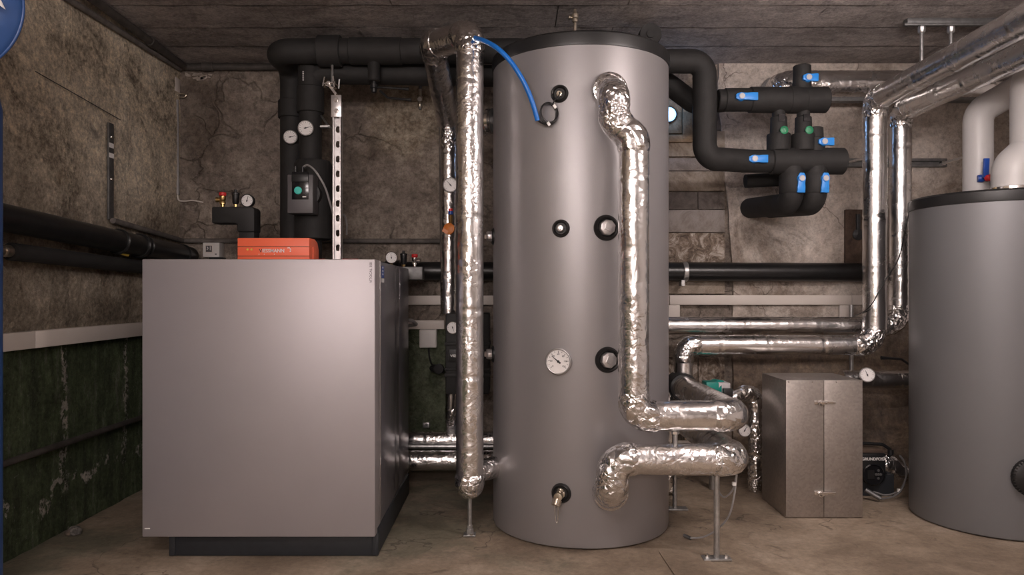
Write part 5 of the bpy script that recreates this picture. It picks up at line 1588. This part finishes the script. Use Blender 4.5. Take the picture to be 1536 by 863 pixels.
obj('cable_end', MB().cyl(W(1298, 735, 3.40), W(1321, 748.5, 3.37), 0.011, 14), 'rail', cbx)
obj('cable_tie', MB().obox(W(1348, 736, 3.385), (0.005, 0, 0), (0, 0.006, 0), (0, 0, 0.007)), 'print_white', cbx)
# black cable in front of foil pair down to grey tank
thin('cable', 'thin black cable hanging from the grey tank lid across the foil pair', smoothpath([W(1366, 308, 3.28), W(1358, 345, 3.3), W(1347, 390, 3.38), W(1325, 425, 3.42), W(1305, 460, 3.43), W(1280, 476, 3.6)], 6), 0.0025, 'black', 0.001, cat='cable')

# grey tank
RC = Vector((2.069, 3.131, 0))
RR = 0.32
zr0, zr1 = ZP(300, RC.y - RR + 0.012), ZP(281, RC.y - RR + 0.012)
gt = thing('storage_tank', 'grey cylindrical storage tank with black lid at the right wall', 'tank', (RC.x, RC.y, 0))
obj('jacket', MB().lathe((RC.x, RC.y, 0), (0, 0, 1), [(RR - 0.012, 0.001), (RR - 0.003, 0.006), (RR, 0.02), (RR, zr0), (RR - 0.02, zr0 + 0.002)], 112), 'jacket_grey', gt)
obj('lid', MB().lathe((RC.x, RC.y, zr0), (0, 0, 1), [(RR - 0.01, -0.002), (RR + 0.003, 0), (RR + 0.005, 0.01), (RR + 0.004, zr1 - zr0 - 0.008), (RR - 0.004, zr1 - zr0), (0, zr1 - zr0 + 0.003)], 112), 'lid', gt)
p, n = tank_pt(1548, 716, RC, RR)
lc_ = obj('hatch_cover', MB().lathe(p - n * 0.006, n, [(0.068, 0), (0.074, 0.006), (0.072, 0.02), (0.06, 0.028), (0, 0.03)], 40), 'rubber', gt)
a_, u_, w_ = frame_of(n)
mb = MB()
for k in range(36):
    th = 2 * PI * k / 36
    d = u_ * math.cos(th) + w_ * math.sin(th)
    mb.obox(p + n * 0.012 + d * 0.071, d * 0.004, n * 0.012, n.cross(d) * 0.002)
obj('grip_ribs', mb, 'rubber', lc_)
# light grey pipes on the grey tank
xw1 = XP(1467, 3.3)
w1 = thing('jacketed_pipe', 'light grey jacketed pipe rising from the grey tank and slanting up to the right wall', 'pipe', (xw1, 3.3, zr1))
obj('pipe_run', MB().sweep(fillet([(xw1, 3.3, zr1 - 0.002), (xw1, 3.3, ZP(168, 3.3)), (2.62, 3.3, 2.08), (2.93, 3.3, 2.08)], 0.085, 0.03, 12), 0.0605, 36), 'pipe_white', w1)
vx = W(1476, 268, 3.22)
dv = obj('drain_valve', MB().lathe(W(1470, 268, 3.24), (1, -0.3, 0), [(0.015, -0.01), (0.017, 0.0), (0.017, 0.012), (0.012, 0.014), (0.012, 0.04)], 16), 'navy', w1)
obj('lever', MB().obox(W(1479, 252, 3.20), (0.0115, 0, 0), (0, 0.006, 0), (0.002, 0, 0.042)), 'navy', dv, bevel=0.002)
obj('cap', MB().lathe(W(1480.5, 267.5, 3.20), (0.3, -1, 0), [(0.015, 0), (0.015, 0.018), (0.011, 0.022), (0, 0.022)], 14), 'red', dv)
w2 = thing('jacketed_pipe', 'light grey pipe with offset bend on a steel flange atop the grey tank', 'pipe', (XP(1518, 3.0), 3.0, zr1))
obj('pipe_run', MB().sweep(fillet([(XP(1520, 3.0), 3.0, zr1 + 0.02), (XP(1520, 3.0), 3.0, ZP(252, 3.0)), (XP(1549, 3.0), 3.0, ZP(226, 3.0)), (XP(1549, 3.0), 3.0, ZP(105, 3.0)), (XP(1549, 3.0), 1.8, ZP(105, 3.0))], [0.06, 0.06, 0.085], 0.02, 10), 0.079, 36), 'pipe_white', w2)
obj('flange', MB().lathe((XP(1520, 3.0), 3.0, zr1 - 0.002), (0, 0, 1), [(0.084, 0), (0.088, 0.004), (0.088, 0.024), (0.082, 0.028)], 40), 'chrome', w2)
obj('clamp_screw', MB().cyl((XP(1493, 2.95), 2.95, zr1 + 0.014), (XP(1486, 2.95), 2.93, zr1 + 0.006), 0.006, 10), 'brass', w2)

# ================================================================ tubular ceiling lamp and two added fill lamps, out of frame
for i, (p, ax, ln, pw) in enumerate(LAMPS):
    t = thing('ceiling_or_fill_lamp', ('white tube lamp under the ceiling in front of the grey tank', 'white tube lamp added in the middle of the room as fill light', 'white tube lamp added near the front wall as fill light')[i], 'lamp', (p[0], p[1], HC))
    tm = plain('lamp_diffuser', (0.9, 0.9, 0.9), 0.3, emit=(LAMP_COL, pw))
    d = Vector((1, 0, 0)) if ax == 'X' else Vector((0, 1, 0))
    c = Vector(p)
    obj('diffuser_tube', MB().lathe(c - d * ln / 2, d, [(0.03, 0), (0.045, 0.02), (0.045, ln - 0.02), (0.03, ln)], 24), tm, t)
    for s in (-1, 1):
        e = c + d * s * (ln / 2 + 0.015)
        obj('end_cap', collar(MB(), e, d, 0.047, 0.04), 'white', t)
        obj('hanger', MB().cyl(e + Vector((0, 0, 0.04)), (e.x, e.y, HC + 0.013), 0.008, 10), 'white', t)
